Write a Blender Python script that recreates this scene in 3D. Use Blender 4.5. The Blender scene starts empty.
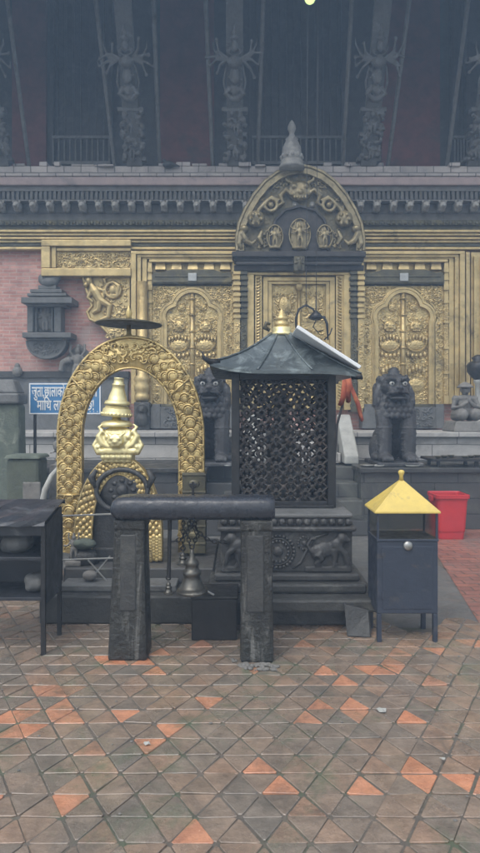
import bpy, math, random
from math import sin, cos, pi, radians, sqrt, hypot
from mathutils import Vector, Matrix
random.seed(11)
S = bpy.context.scene
COL = S.collection
F, HZ, EYE = 640.0, 412.0, 1.5

def gx(px, Y): return (px - 240.0) * Y / F
def gz(py, Y): return EYE - (py - HZ) * Y / F

# ------------------------------------------------------------------ materials
def new_mat(name):
    m = bpy.data.materials.new(name); m.use_nodes = True
    nt = m.node_tree; return m, nt, nt.nodes['Principled BSDF']

def N(nt, t, **kw):
    n = nt.nodes.new(t)
    for k, v in kw.items(): setattr(n, k, v)
    return n

def noise(nt, vec, scale, detail=6, rough=.6, dist=0):
    n = N(nt, 'ShaderNodeTexNoise'); n.inputs['Scale'].default_value = scale
    n.inputs['Detail'].default_value = detail; n.inputs['Roughness'].default_value = rough
    n.inputs['Distortion'].default_value = dist
    nt.links.new(vec, n.inputs['Vector']); return n.outputs['Fac']

def ramp(nt, fac, stops):
    r = N(nt, 'ShaderNodeValToRGB'); e = r.color_ramp.elements
    while len(e) < len(stops): e.new(.5)
    for i, (p, c) in enumerate(stops):
        e[i].position = p; e[i].color = (c, c, c, 1) if not isinstance(c, tuple) else (*c, 1)
    nt.links.new(fac, r.inputs['Fac']); return r.outputs['Color']

def mix(nt, fac, a, b, mode='MIX'):
    n = N(nt, 'ShaderNodeMix', data_type='RGBA', blend_type=mode)
    for s, v in ((0, fac), (6, a), (7, b)):
        if hasattr(v, 'is_linked') or hasattr(v, 'node'): nt.links.new(v, n.inputs[s])
        elif isinstance(v, tuple): n.inputs[s].default_value = (*v, 1)
        else: n.inputs[s].default_value = v
    return n.outputs[2]

def bump(nt, b, h, strength, dist, prev=None):
    n = N(nt, 'ShaderNodeBump'); n.inputs['Strength'].default_value = strength
    n.inputs['Distance'].default_value = dist; nt.links.new(h, n.inputs['Height'])
    if prev: nt.links.new(prev, n.inputs['Normal'])
    nt.links.new(n.outputs['Normal'], b.inputs['Normal']); return n.outputs['Normal']

def M(name, c1, c2=None, c3=None, rough=(.5, .75), metal=0., ns=4., bs=40., bstr=.4, bd=.01, thr=(.35, .65), patch=1.3, pthr=(.55, .7), emboss=0, streak=0):
    """noise-mixed c1/c2 with patches of c3 (stains with shapes of their own), noisy gloss and bump"""
    m, nt, b = new_mat(name)
    co = N(nt, 'ShaderNodeTexCoord').outputs['Object']
    n1 = noise(nt, co, ns, 8, .65)
    col = mix(nt, ramp(nt, n1, [(thr[0], 0.), (thr[1], 1.)]), c1, c2 or c1)
    if c3:
        v = co
        if streak:
            mp = N(nt, 'ShaderNodeMapping'); mp.inputs['Scale'].default_value = (1, 1, streak)
            nt.links.new(co, mp.inputs['Vector']); v = mp.outputs['Vector']
        n3 = noise(nt, v, patch, 9, .7, .6)
        col = mix(nt, ramp(nt, n3, [(pthr[0], 0.), (pthr[1], 1.)]), col, c3)
    nt.links.new(col, b.inputs['Base Color'])
    b.inputs['Metallic'].default_value = metal
    n2 = noise(nt, co, ns * 2.7, 5, .6)
    nt.links.new(ramp(nt, n2, [(.3, rough[0]), (.7, rough[1])]), b.inputs['Roughness'])
    nb = noise(nt, co, bs, 6, .65)
    prev = bump(nt, b, nb, bstr, bd)
    if emboss:
        vd = N(nt, 'ShaderNodeTexNoise'); vd.inputs['Scale'].default_value = emboss * .35
        nt.links.new(co, vd.inputs['Vector'])
        ad = N(nt, 'ShaderNodeVectorMath', operation='MULTIPLY_ADD'); ad.inputs[1].default_value = (.05, .05, .05)
        nt.links.new(vd.outputs['Color'], ad.inputs[0]); nt.links.new(co, ad.inputs[2])
        vo = N(nt, 'ShaderNodeTexVoronoi', feature='SMOOTH_F1'); vo.inputs['Scale'].default_value = emboss
        vo.inputs['Smoothness'].default_value = .4
        nt.links.new(ad.outputs[0], vo.inputs['Vector'])
        bump(nt, b, ramp(nt, vo.outputs['Distance'], [(.05, 1.), (.6, 0.)]), .4, .012, prev)
    return m

def brick_mat(name, c1, c2, mortar, bw, bh, msize=.008, axis='XZ', rough=(.6, .85), bstr=.6, stain=None, var=.25, offset=.5):
    m, nt, b = new_mat(name)
    co = N(nt, 'ShaderNodeTexCoord').outputs['Object']
    sp = N(nt, 'ShaderNodeSeparateXYZ'); nt.links.new(co, sp.inputs[0])
    cb = N(nt, 'ShaderNodeCombineXYZ')
    nt.links.new(sp.outputs[0], cb.inputs[0]); nt.links.new(sp.outputs[2 if axis == 'XZ' else 1], cb.inputs[1])
    wob = N(nt, 'ShaderNodeTexNoise'); wob.inputs['Scale'].default_value = 7; nt.links.new(co, wob.inputs['Vector'])
    ad = N(nt, 'ShaderNodeVectorMath', operation='MULTIPLY_ADD'); ad.inputs[1].default_value = (.02, .02, 0)
    nt.links.new(wob.outputs['Color'], ad.inputs[0]); nt.links.new(cb.outputs[0], ad.inputs[2])
    br = N(nt, 'ShaderNodeTexBrick'); br.offset = offset
    br.inputs['Scale'].default_value = 1; br.inputs['Brick Width'].default_value = bw
    br.inputs['Row Height'].default_value = bh; br.inputs['Mortar Size'].default_value = msize
    br.inputs['Mortar Smooth'].default_value = .3
    br.inputs['Color1'].default_value = (*c1, 1); br.inputs['Color2'].default_value = (*c2, 1)
    br.inputs['Mortar'].default_value = (*mortar, 1)
    nt.links.new(ad.outputs[0], br.inputs['Vector'])
    n1 = noise(nt, co, 3, 9, .7)
    col = mix(nt, var, br.outputs['Color'], ramp(nt, n1, [(.3, .1), (.7, .9)]), 'OVERLAY')
    if stain:
        n3 = noise(nt, co, 1.1, 9, .72, .8)
        col = mix(nt, ramp(nt, n3, [(.5, 0.), (.68, .8)]), col, stain)
    nt.links.new(col, b.inputs['Base Color'])
    nt.links.new(ramp(nt, noise(nt, co, 9, 5), [(.3, rough[0]), (.7, rough[1])]), b.inputs['Roughness'])
    p = bump(nt, b, noise(nt, co, 60, 6), .3, .006)
    inv = N(nt, 'ShaderNodeMath', operation='SUBTRACT'); inv.inputs[0].default_value = 1
    nt.links.new(br.outputs['Fac'], inv.inputs[1])
    bump(nt, b, inv.outputs[0], bstr, .01, p)
    return m

GOLD = M('aged_gilt_copper', (.60, .46, .22), (.40, .305, .145), (.11, .088, .058), rough=(.34, .56), metal=.7, ns=5, bs=40, bstr=.4, bd=.008, patch=3, pthr=(.55, .75))
GOLD_E = M('embossed_gilt_copper', (.60, .46, .215), (.36, .27, .12), (.09, .075, .05), rough=(.3, .52), metal=.65, ns=6, bs=70, bstr=.2, bd=.004, patch=2.4, pthr=(.58, .72), emboss=30)
GOLD_B = M('bright_gilt_sheet', (.66, .51, .23), (.46, .345, .15), (.15, .12, .075), rough=(.28, .55), metal=.75, ns=8, bs=22, bstr=.45, bd=.01, patch=6, pthr=(.54, .7))
GOLD_Y = M('polished_yellow_gilt', (.84, .74, .40), (.72, .62, .32), (.4, .34, .2), rough=(.3, .5), metal=.7, ns=9, bs=60, bstr=.15, bd=.003, patch=6, pthr=(.62, .75))
BRONZE = M('dark_bronze', (.12, .11, .07), (.07, .065, .05), (.2, .17, .09), rough=(.4, .65), metal=.6, ns=8, bs=60, bstr=.3, patch=3)
TYMP = M('darkened_gilt_tympanum', (.17, .145, .09), (.09, .08, .055), (.28, .23, .12), rough=(.4, .65), metal=.6, ns=7, bs=60, bstr=.4, patch=4, emboss=20)
TYMP_HI = M('rubbed_gilt_relief', (.34, .28, .16), (.17, .14, .085), (.07, .062, .045), rough=(.35, .55), metal=.6, ns=9, bs=60, bstr=.3, patch=6)
WOOD = M('soot_black_wood', (.022, .02, .02), (.045, .04, .038), (.07, .062, .055), rough=(.5, .75), ns=6, bs=50, bstr=.5, patch=3)
WOOD2 = M('weathered_grey_wood', (.14, .135, .125), (.09, .085, .08), (.05, .048, .045), rough=(.6, .85), ns=8, bs=40, bstr=.6, patch=3)
HEADM = M('pale_worn_carving', (.30, .29, .265), (.2, .19, .175), (.11, .1, .095), rough=(.6, .85), ns=9, bs=40, bstr=.5, patch=3)
STRUT = M('weathered_painted_strut', (.095, .092, .086), (.06, .058, .055), (.16, .155, .145), rough=(.6, .85), ns=9, bs=40, bstr=.6, patch=5)
RED_WALL = M('faded_red_plaster', (.15, .042, .037), (.09, .03, .027), (.06, .035, .032), rough=(.7, .9), ns=4, bs=30, bstr=.3, patch=1.5)
BRICK = brick_mat('rose_brick', (.53, .28, .23), (.40, .19, .155), (.46, .33, .29), .23, .062, .009, stain=(.42, .32, .29), var=.4)
LEDGE = brick_mat('pale_ledge_tiles', (.36, .32, .295), (.28, .255, .24), (.12, .11, .1), .28, .5, .01, stain=(.16, .15, .145))
PINK = M('pink_brick_course', (.33, .25, .235), (.25, .2, .19), (.15, .135, .13), rough=(.6, .85), ns=6, bs=40, bstr=.5, patch=3)
ASHLAR = brick_mat('pale_grey_ashlar', (.40, .385, .36), (.33, .32, .305), (.11, .108, .1), .75, .205, .007, stain=(.15, .148, .138), bstr=.5)
DSTONE = M('wet_dark_stone', (.026, .026, .026), (.045, .045, .042), (.09, .09, .08), rough=(.3, .65), ns=4, bs=35, bstr=.6, bd=.012, patch=2.5)
DASH = brick_mat('dark_wet_ashlar', (.062, .061, .06), (.042, .042, .042), (.018, .018, .018), .6, .2, .008, stain=(.12, .125, .105), rough=(.3, .65))
CARVE = M('black_carved_stone', (.028, .028, .029), (.05, .05, .049), (.12, .12, .115), rough=(.35, .65), ns=7, bs=45, bstr=.6, bd=.01, patch=5, pthr=(.57, .7))
LIONM = M('black_lion_stone', (.026, .026, .028), (.046, .046, .048), (.12, .12, .12), rough=(.38, .68), ns=6, bs=38, bstr=.8, bd=.014, patch=5.5, pthr=(.56, .68))
STONE = M('grey_statue_stone', (.19, .18, .165), (.13, .125, .115), (.07, .07, .065), rough=(.6, .85), ns=9, bs=60, bstr=.5, patch=6)
PANELST = M('slate_relief', (.13, .132, .13), (.09, .092, .09), (.05, .05, .05), rough=(.5, .75), ns=7, bs=40, bstr=.5, patch=4)
MOSS = M('mossy_stone', (.12, .14, .105), (.07, .085, .07), (.24, .26, .21), rough=(.6, .9), ns=5, bs=40, bstr=.7, bd=.015, patch=4)
MOSSD = M('dark_mossy_stone', (.055, .065, .05), (.085, .1, .072), (.15, .15, .125), rough=(.5, .8), ns=5, bs=40, bstr=.7, patch=3, streak=.25)
POST = M('damp_stone_post', (.013, .013, .012), (.026, .026, .022), (.13, .13, .12), rough=(.22, .6), ns=5, bs=26, bstr=.9, bd=.02, patch=7, pthr=(.56, .64), streak=.12)
BARM = M('blue_grey_painted_metal', (.03, .034, .044), (.017, .02, .027), (.11, .12, .13), rough=(.16, .45), ns=7, bs=14, bstr=.6, patch=4, pthr=(.6, .75))
NAVY = M('navy_painted_steel', (.03, .038, .058), (.024, .031, .047), (.085, .075, .065), rough=(.28, .55), ns=6, bs=8, bstr=.3, bd=.02, patch=7, pthr=(.58, .72))
IRON = M('black_iron', (.014, .014, .015), (.026, .026, .027), (.055, .045, .038), rough=(.35, .6), metal=.3, ns=8, bs=50, bstr=.3, patch=5)
RUST = M('rusty_black_lattice', (.02, .018, .017), (.034, .028, .025), (.075, .05, .038), rough=(.4, .7), metal=.2, ns=9, bs=60, bstr=.4, patch=4)
SHEET = M('black_sheet_steel', (.022, .024, .03), (.036, .04, .048), (.12, .13, .14), rough=(.25, .5), metal=.2, ns=4, bs=12, bstr=.3, bd=.01, patch=3)
ROOFM = M('weathered_roof_painted_sheen', (.10, .12, .125), (.05, .062, .066), (.32, .37, .37), rough=(.25, .5), metal=.3, ns=6, bs=15, bstr=.35, bd=.008, patch=4, pthr=(.52, .7))  # pale patches paint the sky's sheen into the colour, along with stains
YEL = M('yellow_painted_sheet', (.62, .46, .11), (.52, .385, .1), (.30, .23, .11), rough=(.35, .55), ns=9, bs=9, bstr=.35, bd=.02, patch=7, pthr=(.55, .72))
RED = M('red_plastic', (.50, .03, .036), (.42, .026, .032), (.34, .07, .065), rough=(.35, .6), ns=4, bs=40, bstr=.08, patch=5, pthr=(.58, .75))
BLUE = M('blue_sign_enamel', (.055, .19, .38), (.045, .165, .34), (.09, .2, .34), rough=(.35, .5), ns=5, bs=30, bstr=.05, patch=3)
WHITE = M('white_paint', (.78, .78, .76), (.68, .68, .66), rough=(.4, .6), ns=6, bs=30, bstr=.05)
BOARD = M('white_laminate_board', (.74, .76, .77), (.66, .68, .69), (.5, .52, .53), rough=(.3, .5), ns=4, bs=30, bstr=.05, patch=3, pthr=(.62, .75))
EYEW = M('white_painted_eye', (.46, .46, .43), (.3, .3, .28), rough=(.5, .7), ns=20)
BLACK = M('black_paint', (.015, .015, .015), rough=(.4, .6))
STEEL = M('dull_steel', (.4, .4, .38), (.3, .3, .29), rough=(.3, .5), metal=.8, ns=20, bs=60, bstr=.1)
BELL = M('tarnished_bell_bronze', (.12, .115, .1), (.07, .068, .06), (.27, .26, .23), rough=(.3, .5), metal=.7, ns=12, bs=60, bstr=.2, patch=8)
ORANGE = M('orange_red_cloth', (.36, .11, .045), (.28, .055, .04), (.42, .19, .07), rough=(.8, .95), ns=15, bs=80, bstr=.3, patch=6)
PALE = M('pale_stone', (.38, .38, .35), (.28, .28, .26), rough=(.5, .8), ns=8)
CONC = M('damp_grey_concrete', (.14, .135, .125), (.105, .102, .095), (.18, .165, .15), rough=(.35, .7), ns=3, bs=60, bstr=.4, patch=1.5)
REDPAVE = brick_mat('red_brick_paving', (.30, .12, .085), (.22, .1, .08), (.12, .08, .065), .22, .11, .008, axis='XY', rough=(.35, .7), stain=(.17, .14, .12), var=.35)
def ground_mat():
    m, nt, b = new_mat('damp_soil_and_grit')
    co = N(nt, 'ShaderNodeTexCoord').outputs['Object']
    c = mix(nt, ramp(nt, noise(nt, co, 5, 9, .7), [(.35, 0.), (.65, 1.)]), (.085, .074, .06), (.15, .125, .1))
    n6 = noise(nt, co, 1.7, 10, .78, 1.2)
    c = mix(nt, ramp(nt, n6, [(.5, 0.), (.66, .8)]), c, (.085, .078, .064))
    n4 = noise(nt, co, 2.2, 10, .75, .9)
    c = mix(nt, ramp(nt, n4, [(.48, 0.), (.62, .9)]), c, (.07, .10, .055))
    nt.links.new(c, b.inputs['Base Color']); b.inputs['Roughness'].default_value = .55
    bump(nt, b, noise(nt, co, 60, 8, .7), .7, .01); return m
GROUND = ground_mat()

def tile_mat():
    m, nt, b = new_mat('terracotta_paving_tiles')
    co = N(nt, 'ShaderNodeTexCoord').outputs['Object']
    at = N(nt, 'ShaderNodeAttribute', attribute_name='tone').outputs['Fac']
    c = ramp(nt, at, [(0., (.155, .132, .108)), (.3, (.2, .156, .12)), (.55, (.245, .172, .122)), (.8, (.29, .178, .118)), (1., (.56, .23, .12))])
    n1 = noise(nt, co, 9, 9, .7)
    c = mix(nt, .75, c, ramp(nt, n1, [(.3, .25), (.7, .75)]), 'OVERLAY')
    n2 = noise(nt, co, .9, 7, .65, .5)
    c = mix(nt, ramp(nt, n2, [(.42, 0.), (.72, .6)]), c, (.165, .15, .125))
    n6 = noise(nt, co, 1.7, 10, .78, 1.2)
    c = mix(nt, ramp(nt, n6, [(.52, 0.), (.66, .65)]), c, (.09, .08, .066))
    n4 = noise(nt, co, 2.2, 10, .75, .9)
    c = mix(nt, ramp(nt, n4, [(.53, 0.), (.66, .7)]), c, (.088, .118, .07))
    n5 = noise(nt, co, 38, 6, .7)
    c = mix(nt, ramp(nt, n5, [(.62, 0.), (.74, .6)]), c, (.28, .26, .23))
    nt.links.new(c, b.inputs['Base Color'])
    nt.links.new(ramp(nt, noise(nt, co, 2.2, 8, .65), [(.38, .08), (.62, .4)]), b.inputs['Roughness'])
    b.inputs['Coat Weight'].default_value = .6; b.inputs['Coat Roughness'].default_value = .16
    p = bump(nt, b, noise(nt, co, 28, 8, .72), .55, .01)
    bump(nt, b, noise(nt, co, 7, 4), .35, .02, p)
    return m
TILE = tile_mat()

def glass_mat():
    m, nt, b = new_mat('dusty_clear_acrylic')
    b.inputs['Base Color'].default_value = (.8, .8, .77, 1); b.inputs['Transmission Weight'].default_value = 1
    b.inputs['Roughness'].default_value = .08; b.inputs['IOR'].default_value = 1.12
    return m
GLASS = glass_mat()
def emit_mat(name, col, st):
    m, nt, b = new_mat(name)
    b.inputs['Emission Color'].default_value = (*col, 1); b.inputs['Emission Strength'].default_value = st
    b.inputs['Base Color'].default_value = (*col, 1); return m
LAMP = emit_mat('lit_bulb', (.62, .8, .3), .75)

# ------------------------------------------------------------------ mesh builder
class MB:
    def __init__(s): s.v = []; s.f = []
    def add(s, vs, fs):
        o = len(s.v); s.v += [tuple(p) for p in vs]; s.f += [tuple(i + o for i in f) for f in fs]; return s
    def box(s, x0, x1, y0, y1, z0, z1):
        return s.add([(x0, y0, z0), (x1, y0, z0), (x1, y1, z0), (x0, y1, z0), (x0, y0, z1), (x1, y0, z1), (x1, y1, z1), (x0, y1, z1)],
                     [(0, 3, 2, 1), (4, 5, 6, 7), (0, 1, 5, 4), (1, 2, 6, 5), (2, 3, 7, 6), (3, 0, 4, 7)])
    def taper(s, b, t, z0, z1):   # b,t = (x0,x1,y0,y1)
        return s.add([(b[0], b[2], z0), (b[1], b[2], z0), (b[1], b[3], z0), (b[0], b[3], z0), (t[0], t[2], z1), (t[1], t[2], z1), (t[1], t[3], z1), (t[0], t[3], z1)],
                     [(0, 3, 2, 1), (4, 5, 6, 7), (0, 1, 5, 4), (1, 2, 6, 5), (2, 3, 7, 6), (3, 0, 4, 7)])
    def pbox(s, a, b, c, d, y0, y1, ref=None):   # pixel rectangle of the facade at its own depth
        r = ref or y0
        return s.box(gx(a, r), gx(b, r), y0, y1, gz(d, r), gz(c, r))
    def tube(s, pts, rad, n=6, cap=True, flat=1.):
        P = [Vector(p) for p in pts]; R = rad if isinstance(rad, (list, tuple)) else [rad] * len(P)
        rings = []; up = Vector((0, -1, 0.01))
        for i, p in enumerate(P):
            t = (P[min(i + 1, len(P) - 1)] - P[max(i - 1, 0)])
            t = t.normalized() if t.length > 1e-9 else Vector((0, 0, 1))
            a = up.cross(t)
            if a.length < 1e-3: a = Vector((1, 0, 0)).cross(t)
            a.normalize(); b = t.cross(a)
            rings.append([p + (a * cos(2 * pi * k / n) + b * sin(2 * pi * k / n) * flat) * R[i] for k in range(n)])
        vs = [q for r in rings for q in r]; fs = []
        for i in range(len(P) - 1):
            for k in range(n):
                fs.append((i * n + k, i * n + (k + 1) % n, (i + 1) * n + (k + 1) % n, (i + 1) * n + k))
        if cap: fs += [tuple(range(n - 1, -1, -1)), tuple(range((len(P) - 1) * n, len(P) * n))]
        return s.add(vs, fs)
    def lathe(s, prof, c, n=20, axis='z', sx=1., sy=1., tilt=None):
        vs = []; fs = []; m = len(prof)
        for r, h in prof:
            for k in range(n):
                a = 2 * pi * k / n
                v = Vector((r * cos(a) * sx, r * sin(a) * sy, h)) if axis == 'z' else Vector((r * cos(a) * sx, -h, r * sin(a) * sy))
                if tilt: v = tilt @ v
                vs.append(v + Vector(c))
        for i in range(m - 1):
            for k in range(n):
                fs.append((i * n + k, i * n + (k + 1) % n, (i + 1) * n + (k + 1) % n, (i + 1) * n + k))
        if prof[0][0] > 1e-6: fs.append(tuple(range(n - 1, -1, -1)))
        if prof[-1][0] > 1e-6: fs.append(tuple(range((m - 1) * n, m * n)))
        return s.add(vs, fs)
    def ell(s, c, r, n=10, m=6, rot=None):
        vs = [(0, 0, -1)]; fs = []
        for i in range(1, m):
            t = -pi / 2 + pi * i / m
            vs += [(cos(t) * cos(2 * pi * k / n), cos(t) * sin(2 * pi * k / n), sin(t)) for k in range(n)]
        vs.append((0, 0, 1)); L = len(vs) - 1
        for k in range(n): fs.append((0, 1 + (k + 1) % n, 1 + k))
        for i in range(m - 2):
            for k in range(n):
                a = 1 + i * n
                fs.append((a + k, a + (k + 1) % n, a + n + (k + 1) % n, a + n + k))
        a = 1 + (m - 2) * n
        for k in range(n): fs.append((a + k, a + (k + 1) % n, L))
        out = []
        for v in vs:
            q = Vector((v[0] * r[0], v[1] * r[1], v[2] * r[2]))
            if rot: q = rot @ q
            out.append(q + Vector(c))
        return s.add(out, fs)
    def prism(s, pts, y0, y1):    # outline in XZ pushed along Y
        n = len(pts)
        vs = [(p[0], y0, p[1]) for p in pts] + [(p[0], y1, p[1]) for p in pts]
        fs = [tuple(range(n)), tuple(range(2 * n - 1, n - 1, -1))]
        fs += [(i, n + i, n + (i + 1) % n, (i + 1) % n) for i in range(n)]
        return s.add(vs, fs)
    def band(s, outer, inner, y0, y1):   # strip between two XZ polylines with thickness
        n = len(outer)
        vs = [(p[0], y0, p[1]) for p in outer] + [(p[0], y0, p[1]) for p in inner] + [(p[0], y1, p[1]) for p in outer] + [(p[0], y1, p[1]) for p in inner]
        fs = []
        for i in range(n - 1):
            fs += [(i, i + 1, n + i + 1, n + i), (2 * n + i, 3 * n + i, 3 * n + i + 1, 2 * n + i + 1),
                   (i, 2 * n + i, 2 * n + i + 1, i + 1), (n + i, n + i + 1, 3 * n + i + 1, 3 * n + i)]
        fs += [(0, n, 3 * n, 2 * n), (n - 1, 3 * n - 1, 4 * n - 1, 2 * n - 1)]
        return s.add(vs, fs)
    def ring(s, c, R, r, axis='y', n=16, m=5, a0=0., a1=2 * pi, sx=1., sz=1.):
        full = abs(a1 - a0 - 2 * pi) < 1e-6
        pts = []
        for i in range(n + 1):
            a = a0 + (a1 - a0) * i / n
            d = (R * cos(a) * sx, 0, R * sin(a) * sz) if axis == 'y' else ((R * cos(a) * sx, R * sin(a) * sz, 0) if axis == 'z' else (0, R * cos(a) * sx, R * sin(a) * sz))
            pts.append((c[0] + d[0], c[1] + d[1], c[2] + d[2]))
        return s.tube(pts, r, m, cap=not full)
    def chain(s, pts, L=.03, w=.011, r=.0032):
        P = [Vector(p) for p in pts]; k = 0; carry = 0
        for a, b in zip(P, P[1:]):
            d = (b - a); l = d.length
            if l < 1e-6: continue
            d.normalize(); t = carry
            while t < l:
                c = a + d * t
                side = d.cross(Vector((0, 1, 0)) if k % 2 else Vector((1, 0, 0)))
                if side.length < .05: side = d.cross(Vector((0, 0, 1)))
                side.normalize()
                s.tube([c + d * (L * .6 * cos(q)) + side * (w * sin(q)) for q in [2 * pi * i / 8 for i in range(9)]], r, 4, cap=False)
                t += L * .85; k += 1
            carry = t - l
        return s
    def build(s, name, mat, parent=None, smooth=False, bevel=0, remesh=0, sub=0, label=None):
        root = parent
        while root is not None and root.parent is not None: root = root.parent
        off = Vector(root.location) if root is not None else Vector((0, 0, 0))
        me = bpy.data.meshes.new(name)
        me.from_pydata([tuple(Vector(p) - off) for p in s.v], [], s.f); me.update()
        o = bpy.data.objects.new(name, me); COL.objects.link(o)
        if parent is not None: o.parent = parent
        me.materials.append(mat)
        if remesh:
            r = o.modifiers.new('remesh', 'REMESH'); r.mode = 'VOXEL'; r.voxel_size = remesh; r.use_smooth_shade = True
            sm = o.modifiers.new('smooth', 'SMOOTH'); sm.factor = .5; sm.iterations = 2
        if bevel:
            b = o.modifiers.new('bevel', 'BEVEL'); b.width = bevel; b.segments = 2; b.limit_method = 'ANGLE'; b.angle_limit = radians(40)
        if smooth or remesh:
            me.polygons.foreach_set('use_smooth', [True] * len(me.polygons))
        if label: o['label'] = label
        return o

def thing(name, label, cat, loc=(0, 0, 0), group=None):
    o = bpy.data.objects.new(name, None); COL.objects.link(o); o.location = loc; o.empty_display_size = .1
    o['label'] = label; o['category'] = cat
    if group: o['group'] = group
    return o
def tag(o, label, cat, group=None):
    o['label'] = label; o['category'] = cat
    if group: o['group'] = group
    return o
def copy_thing(root, loc, label):
    r = root.copy(); COL.objects.link(r); r.location = loc; r['label'] = label
    def rec(src, dst):
        for ch in list(src.children):
            if ch == dst: continue
            c = ch.copy(); COL.objects.link(c); c.parent = dst
            rec(ch, c)
    rec(root, r); return r

# repousse ornament: scrolls and bosses raised from a sheet, mirrored about cx
def scrollwork(mb, x0, x1, z0, z1, y, size, seed=1, mirror=None, r=.0, dens=1.):
    R = random.Random(seed); nx = max(1, round((x1 - x0) / size * dens * 1.3)); nz = max(1, round((z1 - z0) / size * dens * 1.3))
    r = r or size * .13
    for i in range(nx):
        for j in range(nz):
            x = x0 + (i + .5 + R.uniform(-.22, .22)) * (x1 - x0) / nx; z = z0 + (j + .5 + R.uniform(-.22, .22)) * (z1 - z0) / nz
            a = R.uniform(0, 2 * pi); q = R.choice((-1, 1)); k = R.random(); sz = size * R.uniform(.75, 1.1)
            pts = []
            for t in range(9):
                u = t / 8; ang = a + q * u * 4.2; rr = sz * (.52 - .4 * u)
                pts.append((x + rr * cos(ang), y, z + rr * sin(ang)))
            for mx in ((None,) if mirror is None else (None, mirror)):
                f = (lambda p: p) if mx is None else (lambda p: (2 * mx - p[0], p[1], p[2]))
                if k < .68:
                    mb.tube([f(p) for p in pts], [r * (1.15 - .05 * t) for t in range(9)], 5)
                    mb.ell(f((x, y, z)), (sz * .13, r * 1.2, sz * .13), 6, 4)
                else:
                    c = f((x, y, z)); mb.ell(c, (sz * .3, r * 1.3, sz * .24), 8, 5)
                    for t in range(5):
                        an = t * 2 * pi / 5 + a
                        mb.ell((c[0] + sz * .36 * cos(an), y, c[2] + sz * .36 * sin(an)), (sz * .15, r, sz * .15), 6, 4)

def deity(mb, c, h, y, arms=2, seed=0, spread=1.):
    """little standing relief figure, h tall, c=(x, z of feet)"""
    x, z = c; e = mb.ell
    e((x, y, z + h * .9), (h * .085, h * .09, h * .1), 8, 6); e((x, y, z + h * 1.02), (h * .06, h * .06, h * .08), 7, 5)
    e((x, y, z + h * .66), (h * .13, h * .1, h * .17), 8, 6); e((x, y, z + h * .48), (h * .14, h * .1, h * .1), 8, 6)
    for s in (-1, 1):
        mb.tube([(x + s * h * .07, y, z + h * .46), (x + s * h * .1, y - h * .04, z + h * .25), (x + s * h * .08, y, z)], [h * .075, h * .06, h * .05], 6)
        for a in range(arms):
            an = radians(-35 + 110 * a / max(1, arms - 1)) if arms > 1 else 0
            L = h * .3 * spread
            p0 = (x + s * h * .11, y, z + h * .76); p1 = (x + s * (h * .11 + L * .6 * cos(an - .3)), y - h * .03, z + h * .74 + L * .6 * sin(an - .3))
            p2 = (x + s * (h * .11 + L * cos(an)), y, z + h * .76 + L * sin(an))
            mb.tube([p0, p1, p2], [h * .05, h * .04, h * .035], 6); e(p2, (h * .05, h * .05, h * .06), 6, 4)

def mask(mb, c, w, y):
    """leonine face boss"""
    x, z = c; e = mb.ell
    e((x, y, z), (w * .5, w * .22, w * .42), 10, 7); e((x, y - w * .15, z - w * .08), (w * .14, w * .12, w * .12), 7, 5)
    for s in (-1, 1):
        e((x + s * w * .22, y - w * .15, z + w * .12), (w * .13, w * .1, w * .12), 7, 5); e((x + s * w * .28, y - w * .1, z - w * .16), (w * .16, w * .1, w * .1), 7, 5)
        mb.tube([(x + s * w * .3, y, z + w * .3), (x + s * w * .52, y, z + w * .42), (x + s * w * .6, y, z + w * .65)], [w * .09, w * .07, w * .02], 5)
    for k in range(-2, 3): e((x + k * w * .11, y - w * .13, z - w * .3), (w * .045, w * .06, w * .07), 5, 4)

# ------------------------------------------------------------------ camera, sky, sun, haze
cam = bpy.data.cameras.new('camera'); cam.sensor_fit = 'VERTICAL'; cam.sensor_height = 36; cam.lens = F / 853 * 36
cam.shift_y = -(426.5 - HZ) / 853; cam.clip_end = 300; cam.clip_start = .05
co = bpy.data.objects.new('camera', cam); co.location = (0, 0, EYE); co.rotation_euler = (radians(90), 0, 0)
COL.objects.link(co); S.camera = co
SUN_EL, SUN_AZ = radians(58), radians(208)
w = bpy.data.worlds.new('World'); S.world = w; w.use_nodes = True
nt = w.node_tree; bg = nt.nodes['Background']
sky = nt.nodes.new('ShaderNodeTexSky'); sky.sky_type = 'NISHITA'; sky.sun_disc = False
sky.sun_elevation = SUN_EL; sky.sun_rotation = SUN_AZ; sky.dust_density = 3; sky.air_density = 1.5
hs = nt.nodes.new('ShaderNodeHueSaturation'); hs.inputs['Saturation'].default_value = .35
nt.links.new(sky.outputs[0], hs.inputs['Color']); nt.links.new(hs.outputs[0], bg.inputs['Color'])
bg.inputs['Strength'].default_value = .13
sl = bpy.data.lights.new('sun', 'SUN'); sl.energy = .8; sl.angle = radians(35); sl.color = (1, .97, .92)
so = bpy.data.objects.new('sun', sl); COL.objects.link(so)
d = Vector((sin(SUN_AZ) * cos(SUN_EL), cos(SUN_AZ) * cos(SUN_EL), sin(SUN_EL)))
so.rotation_euler = d.to_track_quat('Z', 'Y').to_euler(); so.location = d * 30
S.view_settings.view_transform = 'Standard'; S.view_settings.look = 'None'; S.view_settings.gamma = 1
S.view_settings.use_curve_mapping = False; S.view_settings.exposure = 0.98
S.render.engine = 'CYCLES'
S.cycles.use_denoising = True
S.cycles.volume_bounces = 1; S.cycles.max_bounces = 6; S.cycles.diffuse_bounces = 3; S.cycles.transparent_max_bounces = 8
HAZE_D = .0125
hz = MB().box(-31, 31, -14, 22, -1, 14.5)
hm = bpy.data.materials.new('rain_haze'); hm.use_nodes = True; hn = hm.node_tree
hn.nodes.remove(hn.nodes['Principled BSDF'])
pv = hn.nodes.new('ShaderNodeVolumePrincipled'); pv.inputs['Color'].default_value = (.52, .73, 1, 1)
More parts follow.
